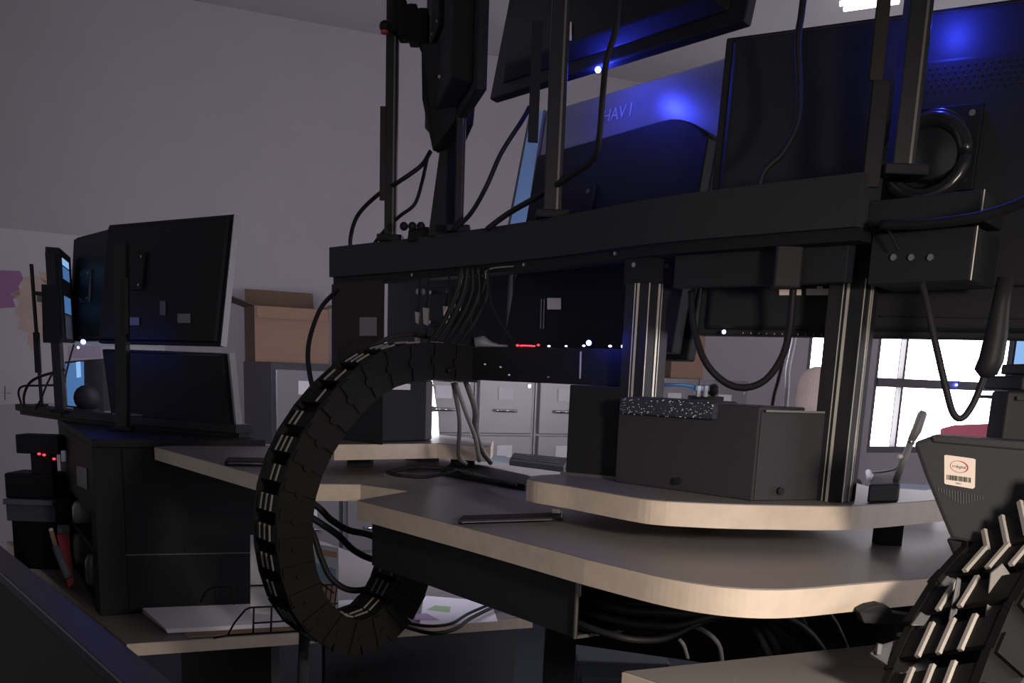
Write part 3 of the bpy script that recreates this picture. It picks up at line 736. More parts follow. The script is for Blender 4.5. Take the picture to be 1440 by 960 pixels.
cable([(1296, 398, 1.15), (1304, 430, 1.14), (1315, 480, 1.13), (1330, 545, 1.12), (1340, 580, 1.12), (1352, 588, 1.12), (1366, 572, 1.12), (1380, 540, 1.12), (1392, 500, 1.12), (1400, 470, 1.13)], .0036, 'black cable hanging in a narrow loop before the bright window')
cable([(1460, 275, 1.06), (1420, 292, 1.09), (1370, 306, 1.12), (1300, 315, 1.17), (1240, 316, 1.22)], .0055, 'thick black cable running across the right rail bracket')
cable([(1238, 312, 1.235), (1252, 328, 1.225), (1264, 352, 1.22)], .0016, 'thin curved lead on the right rail bracket')
cable([(477, 562, 1.78), (492, 525, 1.82), (515, 495, 1.86), (545, 476, 1.88), (580, 470, 1.88), (612, 478, 1.86)], .0042, 'worn brownish cable arching over the cable chain', 'bronze')
# connector plug in front of the window
pg = thing('cable_plug', P(1392, 500, 1.12), 'black plug with strain relief hanging in front of the bright window', 'plug')
M().tube([P(1414, 390, 1.12), P(1407, 430, 1.12), P(1401, 470, 1.12), P(1394, 505, 1.12), P(1386, 523, 1.12), P(1384, 531, 1.12)], [.008, .009, .0115, .0125, .012, .004], 12).build('plug_body', 'rubber', pg, True)
M().tube([P(1410, 480, 1.118), P(1407, 500, 1.118), P(1400, 525, 1.118)], .0022, 8).build('lead', 'grey', pg, True)
# bundle from the rail into the chain
for k, (x0, x1, x2, y2, r_) in enumerate(((650, 640, 590, 500, .0042), (658, 650, 600, 505, .0045), (664, 662, 612, 508, .0040), (672, 672, 622, 508, .0048), (680, 684, 634, 510, .0045), (688, 676, 650, 508, .0034))):
    cable([(x0, 376, 1.83), (x1 + 2, 410, 1.83), (x1 - 14, 448, 1.82), (x2 + 14, 482, 1.80), (x2, y2, 1.77), (x2 - 20, y2 + 14, 1.74)], r_, ('leftmost', 'second', 'third', 'fourth', 'fifth', 'rightmost')[k] + ' black cable of the bundle dropping from the rail into the chain', group='bundle feeding the chain')
cable([(686, 372, 1.80), (690, 420, 1.78), (702, 450, 1.77), (716, 470, 1.76), (724, 488, 1.75)], .002, 'thin black lead hanging from the rail before the silver monitor')
cable([(728, 374, 1.77), (700, 376, 1.79), (685, 380, 1.80), (683, 392, 1.80)], .0014, 'thin grey wire clipped under the rail', 'grey')
# white tags and grey plugs hanging under the rail
hung = [(547, 470, 527, 446, 0), ]
for i, (x, y0, y1, w, m_, lab) in enumerate(((598, 432, 458, 8, 'grey', 'grey plug hanging under the rail, beside the cable bundle'), (586, 438, 456, 6, 'grey', 'small grey plug hanging under the rail, left of its twin'), (627, 430, 447, 9, 'cream', 'cream paper tag dangling from the cable bundle'), (642, 427, 437, 9, 'grey', 'grey tag tucked behind the cable bundle'), (586, 474, 486, 7, 'midgrey', 'dull plug sitting on the lower rail by the bundle'), (598, 476, 490, 9, 'midgrey', 'wide dull plug sitting on the lower rail by the bundle'))):
    r = thing('cable_tag' if 'tag' in lab else 'cable_plug', P(x, y1, 1.86), lab, 'tag' if 'tag' in lab else 'plug')
    M().extr([P(x - w / 2, y0, 1.86), P(x + w / 2, y0 + 1, 1.86), P(x + w / 2 - 1, y1, 1.86), P(x - w / 2 + 1, y1 - 3, 1.86)], V(.002, .008, 0)).build('body', m_, r, bevel=.0008)
    M().tube([P(x, y0 + 1, 1.862), P(x + 2, y0 - 14, 1.863), P(x + 5, 388, 1.865)], .0016, 6).build('lead', 'rubber', r, True)
r = thing('cable_clip', P(590, 410, 1.90), 'pair of pale round clips under the rail', 'clip')
for x in (587, 595): M().ball(P(x, 410, 1.90), .0055, .7, .6, 1, 8, 6).build('clip_pad', 'grey', r, True)
# grey boot on the lower rail
r = thing('cable_boot', P(682, 487, 1.80), 'grey rubber cable boot lying on the lower rail', 'cable boot')
M().tube([P(668, 483, 1.78), P(680, 481, 1.78), P(690, 485, 1.78), P(702, 486.5, 1.78), P(714, 486.5, 1.78)], [.010, .011, .006, .003, .0025], 10).build('boot', 'grey', r, True)
# blue patch cable connector behind the foam strip
r = thing('patch_connector', P(985, 548, 1.62), 'blue network connector with a dark round end behind the foam strip', 'connector')
M().tube([P(905, 548, 1.6), P(935, 541, 1.6), P(962, 541, 1.6), P(978, 545, 1.6)], .0026, 8).build('blue_lead', 'blue_plastic', r, True)
M().box(P(987, 546, 1.6), (.022, .012, .008)).build('plug_body', 'blue_plastic', r, bevel=.001)
for x in (982, 992): M().box(P(x, 550, 1.598), (.005, .014, .016)).build('clip', 'paper', r)
M().ball(P(1003, 548, 1.6), .009, 1, 1, 1.1).build('round_end', 'black', r, True)
M().slab(P(972, 556, 1.6) + V(0, 0, 0), V(.05, 0, 0), V(0, .03, 0), V(0, 0, -.07)).build('socket_box', 'black', r)
cable([(1120, 440, 1.56), (1117, 474, 1.56), (1113, 495, 1.56), (1108, 520, 1.56), (1107, 545, 1.56), (1104, 585, 1.56), (1100, 655, 1.52)], .0036, 'pale cable hanging between the plate and the equipment box', 'white')
cable([(1107, 440, 1.57), (1105, 470, 1.57), (1102, 500, 1.57), (1094, 535, 1.57), (1086, 570, 1.57), (1080, 652, 1.54)], .0028, 'dark cable hanging beside the pale cable', 'bronze')
# cables from the lower rail to the desk, behind the platform
for i, (pts, r_, m_, lab) in enumerate((
    ([(637, 538, 1.9), (646, 590, 1.9), (645, 640, 1.95), (655, 652, 2.0)], .004, 'midgrey', 'left grey cable dropping to the worktop before the cabinets'),
    ([(655, 536, 1.9), (668, 575, 1.92), (668, 600, 1.95), (676, 630, 2.0), (690, 650, 2.1)], .0055, 'midgrey', 'middle grey cable dropping to the worktop before the cabinets'),
    ([(640, 536, 1.88), (655, 580, 1.9), (668, 615, 1.95), (674, 648, 2.0)], .004, 'grey', 'curved pale cable crossing the other two before the cabinets'))):
    cable(pts, r_, lab, m_)
cable([(545, 664, 1.95), (580, 657, 1.98), (620, 658, 2.0), (640, 662, 1.98), (600, 670, 1.93), (560, 668, 1.92), (545, 664, 1.95)], .0035, 'thin black cable lying in a flat loop on the worktop', 'rubber')

# ================================================================== THINGS ON THE WORKTOP
# slim black bar with a metal catch
def flat_unit(name, label, cat, pts, h, m='black', z=ZS, bev=.002):
    g = [G(x, y, z) for x, y in pts]; c = sum((Vector(p) for p in g), V(0, 0, 0)) / len(g)
    r = thing(name, (c.x, c.y, z), label, cat)
    M().prism([p[:2] for p in g], z, z + h).build('body', m, r, bevel=bev); return r, g
r, g = flat_unit('keyboard_rail', 'slim black slide rail with a metal catch on the worktop, left of the platform', 'slide rail', [(644, 737), (780, 733), (792, 729), (790, 726), (650, 731)], .007)
M().prism([p[:2] for p in [G(650, 735, ZS + .007), G(776, 731, ZS + .007), G(776, 729.5, ZS + .007), G(652, 733.5, ZS + .007)]], ZS + .007, ZS + .008).build('channel_line', 'midgrey', r)
c = G(782, 722, ZS + .009); M().box(c + V(0, 0, .004), (.012, .006, .006)).build('catch', 'alu', r); M().box(c + V(.008, -.006, .000), (.002, .004, .010)).build('catch', 'alu', r)
r, g = flat_unit('slide_rail', 'slim black slide rail on the left part of the worktop', 'slide rail', [(316, 655), (382, 656), (384, 650), (320, 649)], .010)
M().prism([p[:2] for p in [G(320, 652, ZS + .010), G(380, 653, ZS + .010), G(380, 651.5, ZS + .010), G(322, 650.5, ZS + .010)]], ZS + .010, ZS + .011).build('channel_line', 'midgrey', r)
r, g = flat_unit('cable_manager', 'flat black cable manager with leads on the worktop behind the platform', 'cable manager', [(620, 668), (660, 676), (738, 690), (760, 684), (742, 676), (640, 654)], .012)
for k in range(4):
    M().tube(spline([G(640 + k * 14, 660 + k * 3, ZS + .016), G(660 + k * 16, 668 + k * 3, ZS + .02), G(690 + k * 12, 676 + k * 2, ZS + .016)]), .003, 8).build('lead', 'rubber', r, True)
r, g = flat_unit('keyboard', 'black keyboard at the back of the worktop in front of the cabinets', 'keyboard', [(716, 654), (792, 664), (800, 652), (722, 644)], .014)
kk = M()
for i in range(10):
    for j in range(3):
        p = g[0] + (g[1] - g[0]) * ((i + .7) / 11) + (g[3] - g[0]) * ((j + .7) / 4); kk.box(p + V(0, 0, .0155), (.011, .011, .003))
kk.build('keys', 'black_gloss', r, kind='stuff')
r, g = flat_unit('mouse_mat', 'pale teal mat on the worktop beside the keyboard', 'mat', [(676, 647), (720, 651.5), (712, 642), (684, 640)], .002, 'teal')
# bright white display, edge on
sa, sb = P(599, 575, 2.38), P(617, 575, 2.47)
r = thing('tablet_display', (sa.x, sa.y, ZS), 'bright white screen glimpsed beside the black case', 'display')
ds = V(sb.x - sa.x, sb.y - sa.y, 0); zl, zh = 1.20, 1.32
pa, pb = V(sa.x, sa.y, zl), V(sb.x, sb.y, zl)
M().hexa([pa, pb, pb + V(-.03, .03, 0), pa + V(-.03, .03, 0)] + [pa + V(.0, 0, zh - zl), pb + V(-.014, 0, zh - zl), pb + V(-.044, .03, zh - zl), pa + V(-.03, .03, zh - zl)]).build('casing', 'black', r)
nq = V(ds.y, -ds.x, 0).normalized()
M().extr([pa + nq * .001 + V(0, 0, .004), pb + nq * .001 + V(0, 0, .0), pb + nq * .001 + V(-.004, 0, .057), pa + nq * .001 + V(0, 0, .057)], nq * .001).build('screen', 'screen_white', r)
M().extr([pa + nq * .001 + V(0, 0, .075), pb + nq * .001 + V(-.008, 0, .068), pb + nq * .001 + V(-.018, 0, .128), pa + nq * .001 + V(.004, 0, .145)], nq * .001).build('screen', 'screen_white', r)
M().slab(V(sa.x - .02, sa.y, ZS), V(.05, .03, 0), V(-.03, .04, 0), V(0, 0, zl - ZS)).build('stand', 'black', r)

# ================================================================== CABLE CHAINS
def link_mesh(L, W, Hh, name):
    m_ = M()
    for s_ in (-1, 1):
        m_.box((0, s_ * W / 2, 0), (L * 1.12, W * .09, Hh)); m_.box((L * .32, s_ * W * .56, 0), (L * .42, W * .05, Hh * .92))
    for z in (-Hh / 2 + .004, Hh / 2 - .004):
        m_.box((0, 0, z), (L * .64, W, .006))
    return m_
def rib_mesh(L, W, Hh):
    return None
def chain(name, label, pts, wdir, W, Hh, N, ribm='chain_rib', rw=.022, rl=.60):
    # pts: smooth path of the chain's centre line; wdir: width direction
    path = spline(pts, 24); ln = [0]
    for a, b in zip(path, path[1:]): ln.append(ln[-1] + (b - a).length)
    tot = ln[-1]; L = tot / N
    def at(d):
        d = max(0, min(tot, d))
        for i in range(len(ln) - 1):
            if ln[i + 1] >= d:
                t = (d - ln[i]) / max(1e-9, ln[i + 1] - ln[i]); return path[i].lerp(path[i + 1], t)
        return path[-1]
    root = thing(name, path[-1], label, 'cable chain')
    lm = link_mesh(L, W, Hh, 'link'); proto = None
    for i in range(N):
        c = at((i + .5) * L); t = (at((i + .95) * L) - at((i + .05) * L)).normalized()
        z = t.cross(wdir).normalized(); y = z.cross(t)
        R = Matrix((t, y, z)).transposed().to_4x4(); R.translation = c - root.location
        if proto is None:
            o = M(); o.v = lm.v[:]; o.f = lm.f[:]
            me = bpy.data.meshes.new('chain_link'); me.from_pydata(o.v, [], o.f); me.materials.append(MATS['chain'])
            ribs = []
            for k in (-1, 0, 1):
                for zz in (-1, 1):
                    q = M(); q.box((0, k * W * .22, zz * (Hh / 2 + .0005)), (L * rl, W * rw, .0016 + rw * .05)); ribs.append(q)
            rme = []
            for q in ribs:
                x = bpy.data.meshes.new('rib'); x.from_pydata(q.v, [], q.f); x.materials.append(MATS[ribm]); rme.append(x)
            pm = M().cyl((L * .5, -W * .60, 0), (L * .5, -W * .50, 0), Hh * .13, 10)
            pme = bpy.data.meshes.new('pin'); pme.from_pydata(pm.v, [], pm.f); pme.materials.append(MATS['chain'])
            proto = me
        lo = bpy.data.objects.new('chain_link', proto); COL.objects.link(lo); lo.parent = root; lo.matrix_local = R
        for x in rme:
            if random.random() < .12: continue
            ro = bpy.data.objects.new('rib', x); COL.objects.link(ro); ro.parent = lo
        po = bpy.data.objects.new('pin', pme); COL.objects.link(po); po.parent = lo
    return root
WA = V(-.602, .799, 0)
def lp_(px, py): return PL(px, py, P(430, 700, 1.60), WA) + WA * .04
chain('cable_chain', 'black plastic cable chain looping in a wide curve left of the worktop', [lp_(668, 512), lp_(600, 508), lp_(545, 520), lp_(496, 556), lp_(452, 612), lp_(424, 672), lp_(413, 735), lp_(418, 800), lp_(440, 858), lp_(485, 893), lp_(532, 885), lp_(566, 848), lp_(586, 800), lp_(600, 760)], WA, .085, .060, 22)
# cable hanging below the chain
cable([(424, 760, 1.72), (430, 840, 1.74), (428, 900, 1.76), (424, 990, 1.8)], .010, 'thick dark sleeve of cables hanging behind the cable chain', 'fabric_dark')
gz = lambda L_: [(x, y, G(x, y, ZL + .011).y) for x, y in L_]
cable(gz([(560, 876), (580, 884), (610, 890), (640, 884), (664, 868), (700, 850)]), .005, 'upper black cable curving over the coloured printout', 'rubber')
cable(gz([(562, 870), (580, 877), (608, 880), (636, 876), (660, 862), (700, 845)]), .004, 'lower black cable curving over the coloured printout', 'rubber')
for k, pts in enumerate((([(418, 690, 1.78), (450, 715, 1.8), (465, 730, 1.8), (490, 745, 1.8), (520, 752, 1.8), (560, 770, 1.8)]), ([(418, 715, 1.78), (450, 735, 1.78), (475, 752, 1.78), (500, 775, 1.8), (530, 788, 1.82), (575, 795, 1.85)]), ([(420, 720, 1.78), (440, 750, 1.8), (452, 785, 1.8), (468, 815, 1.8), (500, 830, 1.8), (560, 815, 1.82)]))):
    cable(pts, .006, ('upper', 'middle', 'lower')[k] + ' black cable inside the loop of the cable chain', 'rubber')
# near chain at the lower right
c0, c1 = P(1392, 770, 1.04), P(1296, 925, .955)
wv = (P(1470, 885, .84) - P(1310, 850, 1.0)).normalized()
mid = (c0 + c1) / 2
nx = (c1 - c0).cross(wv).normalized()
if nx.y > 0: nx = -nx
off = wv * .05
chain('cable_chain', 'large near cable chain with pale ribs at the lower right, below the sticker', [c0 + off + V(0, .03, .03), c0 + off, mid + off + nx * .008, c1 + off, c1 + off + (c1 - c0) * .35 - nx * .01], wv, .115, .040, 5, 'chain_rib_pale', .042, .78)
r = thing('chain_bracket', c1 + V(-.02, 0, -.03), 'dark grey end bracket of the near cable chain', 'bracket')
M().extr([P(1222, 918, .97), P(1240, 905, .98), P(1275, 895, .985), P(1345, 960, .93), P(1330, 985, .92), P(1290, 962, .93)], V(.004, .012, -.006)).build('plate', 'midgrey', r, bevel=.002)
M().extr([P(1393, 806, .93), P(1410, 792, .935), P(1424, 812, .93), P(1423, 836, .92), P(1384, 886, .90)], V(.002, .006, 0)).build('pale_fin', 'chain_rib', r, bevel=.0008)
M().extr([P(1346, 812, .955), P(1352, 815, .955), P(1346, 862, .94), P(1334, 872, .94)], V(.002, .006, 0)).build('pale_fin', 'midgrey', r, bevel=.0008)
for x, y in ((1236, 912), (1268, 915)): M().box(P(x, y, .965), (.004, .004, .010)).build('peg', 'grey', r)
M().extr([P(1338, 800, 1.01), P(1350, 803, 1.01), P(1300, 880, .965), P(1280, 880, .965)], V(.006, .02, 0)).build('side_arm', 'midgrey', r, bevel=.0015)
r = thing('edge_clamp', P(1240, 860, 1.07), 'dark clamp gripping the worktop edge beside the near cable chain', 'clamp')
M().extr([P(1208, 860, 1.065), P(1222, 853, 1.065), P(1238, 850, 1.065), P(1252, 854, 1.065), P(1256, 862, 1.065), P(1296, 868, 1.06), P(1285, 882, 1.06), P(1215, 876, 1.06)], V(.0, .02, 0)).build('jaw', 'black', r, bevel=.001)
M().cyl(P(1258, 888, 1.06), P(1290, 888, 1.06), .008, 10).build('screw_barrel', 'black_gloss', r)

# ================================================================== RIGHT FOREGROUND DEVICE
DV = 1.08
dl, dr2 = P(1296, 616, DV), P(1480, 632, 1.02)
dx = V(dr2.x - dl.x, dr2.y - dl.y, 0).normalized(); dnm = V(dx.y, -dx.x, 0)
dev = thing('desk_display', (dl.x + .08, dl.y + .05, ZS), 'black tapered desk unit with a cream barcode sticker at the right', 'device')
def dv(px, py, d=0): return PL(px, py, dl + dnm * d, dnm)
backo = [dv(1284, 622), dv(1309, 613), dv(1380, 618), dv(1460, 630), dv(1560, 640), dv(1560, 800), dv(1440, 778), dv(1337, 758), dv(1318, 712), dv(1300, 668)]
M().extr(backo, -dnm * .05).build('rear_shell', 'device_plastic', dev, bevel=.004)
M().extr([dv(1308, 611.5, .003), dv(1445, 621, .003), dv(1560, 632, .003), dv(1560, 645, .003), dv(1450, 634, .003), dv(1312, 622, .003)], -dnm * .05).build('top_rim', 'device_plastic', dev, bevel=.002)
lowo = [dv(1330, 757, -.004), dv(1440, 777, -.004), dv(1560, 800, -.004), dv(1560, 850, -.004), dv(1380, 830, -.004), dv(1346, 795, -.004)]
M().extr(lowo, -dnm * .04).build('stand', 'black', dev, bevel=.003)
st = tagp(1327.5, 640, 1371.5, 683, 'cream', dev, dl, -dnm, 'sticker') if False else None
def dq_(px, py, d): return dv(px, py, d)
stq = M().extr([dv(x, y, .0006) for x, y in ((1328, 640), (1331, 639.4), (1369, 644.5), (1372, 646), (1371, 685), (1368, 687), (1330, 680.5), (1328, 679))], dnm * .0006).build('sticker', 'cream', dev)
sx = (dv(1372, 645, 0) - dv(1328, 639.6, 0)).normalized(); sy = (dv(1328, 640, 0) - dv(1328, 680, 0)).normalized()
oc = dv(1349, 656, .0014)
def ring(c, rx, ry, w, a0, a1):
    m_ = M(); n_ = 28
    for k in range(n_):
        a, b = a0 + (a1 - a0) * k / n_, a0 + (a1 - a0) * (k + 1) / n_
        wa_, wb_ = [w * (.35 + .65 * max(0, math.cos(t - .2))) for t in (a, b)]
        f_ = lambda t, r_: c + sx * (rx + r_) * math.cos(t) + sy * (ry + r_) * math.sin(t)
        m_.extr([f_(a, 0), f_(b, 0), f_(b, -wb_), f_(a, -wa_)], dnm * .0002)
    return m_
pxm = (dv(1372, 645) - dv(1328, 639.6)).length / 44.3
ring(oc, 13 * pxm, 9 * pxm, 1.8 * pxm, 0, 2 * math.pi).build('logo_ring', 'ink_red', stq)
text_mesh('logo_text', 'tri', 'ink_red', stq, oc - sx * 7.2 * pxm, sx, sy, 6.2 * pxm)
text_mesh('logo_text', 'digital', 'ink', stq, oc + sx * 2.4 * pxm - sy * .2 * pxm, sx, sy, 6.2 * pxm)
bm_ = M(); xx = 0; bo = dv(1331, 667, .0014)
while xx < 35:
    w_ = random.choice((.6, .9, 1.3)); bm_.extr([bo + sx * xx * pxm, bo + sx * (xx + w_) * pxm, bo + sx * (xx + w_) * pxm - sy * 7.5 * pxm, bo + sx * xx * pxm - sy * 7.5 * pxm], dnm * .0002)
    xx += w_ + random.choice((.5, .8, 1.1))
bm_.build('barcode', 'ink', stq, kind='stuff')
text_mesh('serial_number', '00052', 'ink', stq, dv(1348, 679.8, .0014), sx, sy, 3.2 * pxm)
for k in range(17):
    x = 1319 + k * 3.9; y = 685 + k * .75; l_ = 9 + 22 * math.exp(-((k - 8) / 5) ** 2)
    M().extr([dv(x, y, .0004), dv(x + 1, y + .2, .0004), dv(x + 1.4, y + l_ * .55, .0004), dv(x + .4, y + l_ * .55, .0004)], dnm * .0006).build('vent_slot', 'midgrey', dev)
# stacked grey units behind it
r = thing('radio_unit', P(1430, 620, 1.22), 'dark grey ridged unit standing behind the tapered desk unit', 'device')
u0_ = P(1394, 560, 1.25); u0_.y -= .05; zz0 = ZH
M().box((u0_.x + .09, u0_.y + .03, (zz0 + 1.352) / 2), (.18, .045, 1.352 - zz0)).build('housing', 'dark_plastic', r, bevel=.003)
M().box((u0_.x + .094, u0_.y + .045, 1.362), (.172, .10, .016)).build('upper_ridge', 'dark_plastic', r, bevel=.003)
M().box((u0_.x + .10, u0_.y + .05, 1.345), (.186, .10, .004)).build('ridge', 'device_plastic', r)
M().box((u0_.x + .10, u0_.y + .05, 1.378), (.16, .06, .012)).build('top_cap', 'dark_plastic', r, bevel=.002)
# blue lit screen slice at the right edge
sp_ = P(1428, 500, 1.9)
r = thing('small_monitor', (sp_.x + .15, sp_.y, 1.2), 'lit blue screen at the right edge, above the ridged unit', 'monitor')
M().box((sp_.x + .15, sp_.y + .012, 1.41), (.31, .02, .21)).build('bezel', 'black', r, bevel=.002)
zz_ = P(1430, 499, 1.9).z
M().box((sp_.x + .15, sp_.y + .001, zz_), (.30, .002, .06)).build('screen', 'screen_blue_bright', r)
M().box((sp_.x + .15, sp_.y + .03, 1.255), (.04, .03, .11)).build('neck', 'black', r); M().box((sp_.x + .15, sp_.y + .03, 1.202), (.14, .1, .006)).build('foot', 'black', r)
# gooseneck / antenna
r = thing('gooseneck_microphone', G(1258, 690, ZH), 'grey jointed gooseneck microphone leaning before the window', 'microphone')
gY = 1.41
M().tube([P(1299, 578, gY), P(1297, 582, gY), P(1289, 605, gY), P(1281, 620, gY)], [.004, .0062, .0066, .005], 10).build('head', 'grey', r, True)
M().ball(P(1281, 621, gY), .0055).build('joint', 'alu', r, True)
M().tube([P(1281, 621, gY), P(1270, 648, gY), P(1259, 678, gY)], .0046, 10).build('stem', 'grey', r, True)
M().cyl(P(1263, 642, gY), P(1274, 642, gY), .003, 8).build('cross_pin', 'white', r)
bq = [G(x, y, ZH) for x, y in ((1219, 707), (1263, 706), (1264, 690), (1226, 690))]
M().prism([p[:2] for p in bq], ZH, ZH + .024).build('base', 'black', r, bevel=.003)
cable([(1222, 664, 1.50), (1240, 663, 1.48), (1256, 660, 1.46), (1264, 656, 1.45)], .0018, 'thin grey lead running to the gooseneck microphone', 'grey')
r = thing('desk_phone', G(1275, 710, ZS), 'flat blue grey desk phone behind the platform and the tapered unit', 'phone')
pp = [G(x, y, ZS) for x, y in ((1240, 716), (1316, 720), (1312, 703), (1246, 701))]
M().prism([p[:2] for p in pp], ZS, ZS + .030).build('base', 'panel_blue', r, bevel=.002)
M().tube([P(1221, 662, 1.5), P(1224, 672, 1.49), P(1232, 675, 1.48), P(1250, 677, 1.47)], [.004, .006, .004, .003], 8).build('pale_cord', 'white', r, True)

# ================================================================== LOWER COUNTERS

def counter(name, label, pts, extra, z=ZL, t=.03):
    o = [tuple(G(x, y, z)[:2]) for x, y in pts] + extra
    c = sum((Vector(p) for p in o), Vector((0, 0))) / len(o)
    r = thing(name, (c.x, c.y, 0), label, 'counter')
    M().prism(o, z - t, z - .0012).build('edge_band', 'edge_band', r); M().prism(inset(o, .0012), z - .0012, z).build('top_surface', 'laminate', r)
    return r, o
BD = V(.9, .436, 0).normalized()
ZN = 1.05
k = G(875, 943.5, ZN); rr_ = G(1230, 906, ZN)
dd = (rr_ - k).normalized()
k2 = k + dd * 2.0; AA = G(875, 943.5, ZN) - G(960, 971, ZN); AA.z = 0; AA.normalize()
rc, oo = counter('lower_counter', 'grey front counter at the lower right, below the raised worktop', [], [tuple(k[:2]), tuple((k - AA * 2.3)[:2]), tuple((k2 - AA * 2.3)[:2]), tuple(k2[:2])], z=ZN)
M().slab(V(k.x + .3, k.y - .20, 0), dd * 1.4, -AA * .03, V(0, 0, ZN - .03)).build('base_panel', 'panel_grey', rc)
ka_ = G(178, 905, ZL)
kd = G(690, 871, ZL)
rd = (kd - ka_).normalized(); ln_ = G(62, 806, ZL) - ka_
lc, lo_ = counter('lower_counter', 'low grey counter at the left carrying papers and the black cabinet', [], [tuple(ka_[:2]), tuple((ka_ + rd * 1.02)[:2]), tuple((ka_ + rd * 1.02 + ln_ * 1.7)[:2]), tuple((ka_ + ln_ * 1.7)[:2])])
p_ = ka_ + rd * .34 + ln_.normalized() * .04
M().slab(V(p_.x, p_.y, 0), rd * .02, ln_ * .8, V(0, 0, ZL - .03)).build('side_panel', 'panel_grey', lc)
p_ = ka_ + rd * .47 + ln_.normalized() * .03
M().slab(V(p_.x, p_.y, 0), rd * .52, ln_.normalized() * .02, V(0, 0, ZL - .03)).build('front_panel', 'panel_grey', lc)
# unseen lamp on the near counter, added for warm light on the worktop edges
LH = V(.52, .22, 1.46); LT = V(.20, 1.10, 1.06)
ld = (LT - LH).normalized()
lamp = thing('added_lamp', (1.02, .32, ZN), 'black jointed lamp added out of view on the front counter to warm the worktop edges', 'lamp')
M().tube([(1.02, .32, ZN), (1.02, .32, ZN + .025)], .09, 20).build('base', 'black', lamp, bevel=.003)
M().tube([(1.02, .32, ZN + .025), (1.00, .16, 1.40)], .010, 10).build('lower_arm', 'black', lamp)
M().tube([(1.00, .16, 1.40), LH - ld * .06], .010, 10).build('upper_arm', 'black', lamp)
M().ball((1.00, .16, 1.40), .018).build('elbow', 'black', lamp, True)
hd_m = M(); nn_ = 20; e1 = ld.cross(UP).normalized(); e2 = e1.cross(ld)
vs_ = []; fs_ = []
for (dd_, rr) in ((-.08, .025), (-.06, .045), (.02, .075), (.02, .073), (-.058, .042)):
    for k_ in range(nn_):
        a = 2 * math.pi * k_ / nn_; vs_.append(LH + ld * dd_ + (e1 * math.cos(a) + e2 * math.sin(a)) * rr)
for j_ in range(4):
    for k_ in range(nn_): fs_.append((j_ * nn_ + k_, j_ * nn_ + (k_ + 1) % nn_, (j_ + 1) * nn_ + (k_ + 1) % nn_, (j_ + 1) * nn_ + k_))
fs_.append(tuple(range(nn_))); fs_.append(tuple(range(4 * nn_, 5 * nn_)))
hd_m.add(vs_, fs_).build('lamp_shade', 'black', lamp, True)
mat('bulb', (.9, .85, .8), .3, emit=(1, .82, .66), es=20)
M().ball(LH - ld * .02, .028).build('bulb', 'bulb', lamp, True)
al = bpy.data.lights.new('added_light', 'AREA'); al.shape = 'DISK'; al.size = .13; al.energy = 3.1; al.spread = math.radians(95); al.color = (1, .87, .76)
alo = bpy.data.objects.new('added_light', al); COL.objects.link(alo)
alo.location = LH + ld * .024; alo.rotation_euler = ld.to_track_quat('-Z', 'Y').to_euler()

# blue grey panel below the tray end
q = P(812, 935, 2.25)
r = thing('pedestal', (q.x + .05, q.y + .2, 0), 'blue grey pedestal below the open end of the cable tray', 'pedestal')
g0, g1 = P(812, 913, 2.2), P(905, 930, 2.2)
M().prism([(g0.x, g0.y), (g1.x + .06, g1.y), (g1.x + .06, g1.y + .3), (g0.x, g0.y + .3)], 0, .735).build('body', 'panel_blue', r, bevel=.003)
M().slab(V(g0.x + .01, g0.y - .012, .2), V(g1.x - g0.x + .02, 0, 0), V(0, .012, 0), V(0, 0, .5)).build('door', 'panel_blue', r, bevel=.002)

# ================================================================== PAPERS AND WIRE RACK
def sheet(name, label, pts, m, z, t=.004, cat='paper', prints=()):
    g = [G(x, y, z) for x, y in pts]; c = sum((Vector(p) for p in g), V(0, 0, 0)) / len(g)
    r = thing(name, (c.x, c.y, z), label, cat)
    M().prism([p[:2] for p in g], z, z + t).build('sheet', m, r)
    for pp_, mm in prints:
        M().prism([tuple(G(x, y, z + t)[:2]) for x, y in pp_], z + t + .0002, z + t + .0006).build('print_block', mm, r)
    return r
sheet('brown_folder', 'tan folder under the white papers on the left counter', [(262, 896), (480, 884), (480, 872), (258, 880)], 'card', ZL, .002)
for k in range(6):
    sheet('paper_sheet', ('bottom', 'second lowest', 'third lowest', 'third highest', 'second highest', 'top')[k] + ' white sheet of the paper stack on the left counter', [(236 + k * -.6, 890 - k * .9), (560, 872 - k * .9), (560, 846 - k * .9), (196 + k * .9, 858 - k * .5)], 'paper', ZL + .002 + k * .0022, .0018)['group'] = 'stack of white papers'
sheet('colour_printout', 'coloured printout under the loop of the cable chain', [(590, 880), (700, 874), (690, 846), (596, 838)], 'paper', ZL, .002, prints=(([(600, 857), (632, 861), (634, 853), (612, 851)], 'print_green'), ([(584, 872), (618, 872), (600, 862), (584, 864)], 'print_purple')))
# upright colourful card seen through the chain
r = thing('colour_poster', P(456, 860, 2.3), 'upright leaflet with blue and orange print behind the cable chain', 'leaflet')
def cq(px, py, d=0): return P(px, py, 2.3 - d)
M().extr([cq(352, 752), cq(476, 770), cq(476, 868), cq(352, 862)], V(0, .004, 0)).build('sheet', 'paper', r)
for pts, mm in (([(440, 790), (472, 800), (472, 822), (440, 812)], 'print_blue'), ([(440, 812), (472, 822), (472, 846), (440, 836)], 'print_orange'), ([(446, 836), (472, 846), (472, 858), (446, 850)], 'print_yellow'), ([(452, 772), (474, 776), (474, 784), (452, 780)], 'print_orange')):
    M().extr([cq(x, y, .001) for x, y in pts], V(0, -.0006, 0)).build('print_block', mm, r)
r = thing('wire_rack', G(380, 885, ZL), 'black wire desk rack standing on the papers behind the cable chain', 'rack')
zr = ZL + .016
def wr(pts, rad=.0022): M().tube([P(*p) for p in pts], rad, 6).build('wire', 'rubber', r, True)
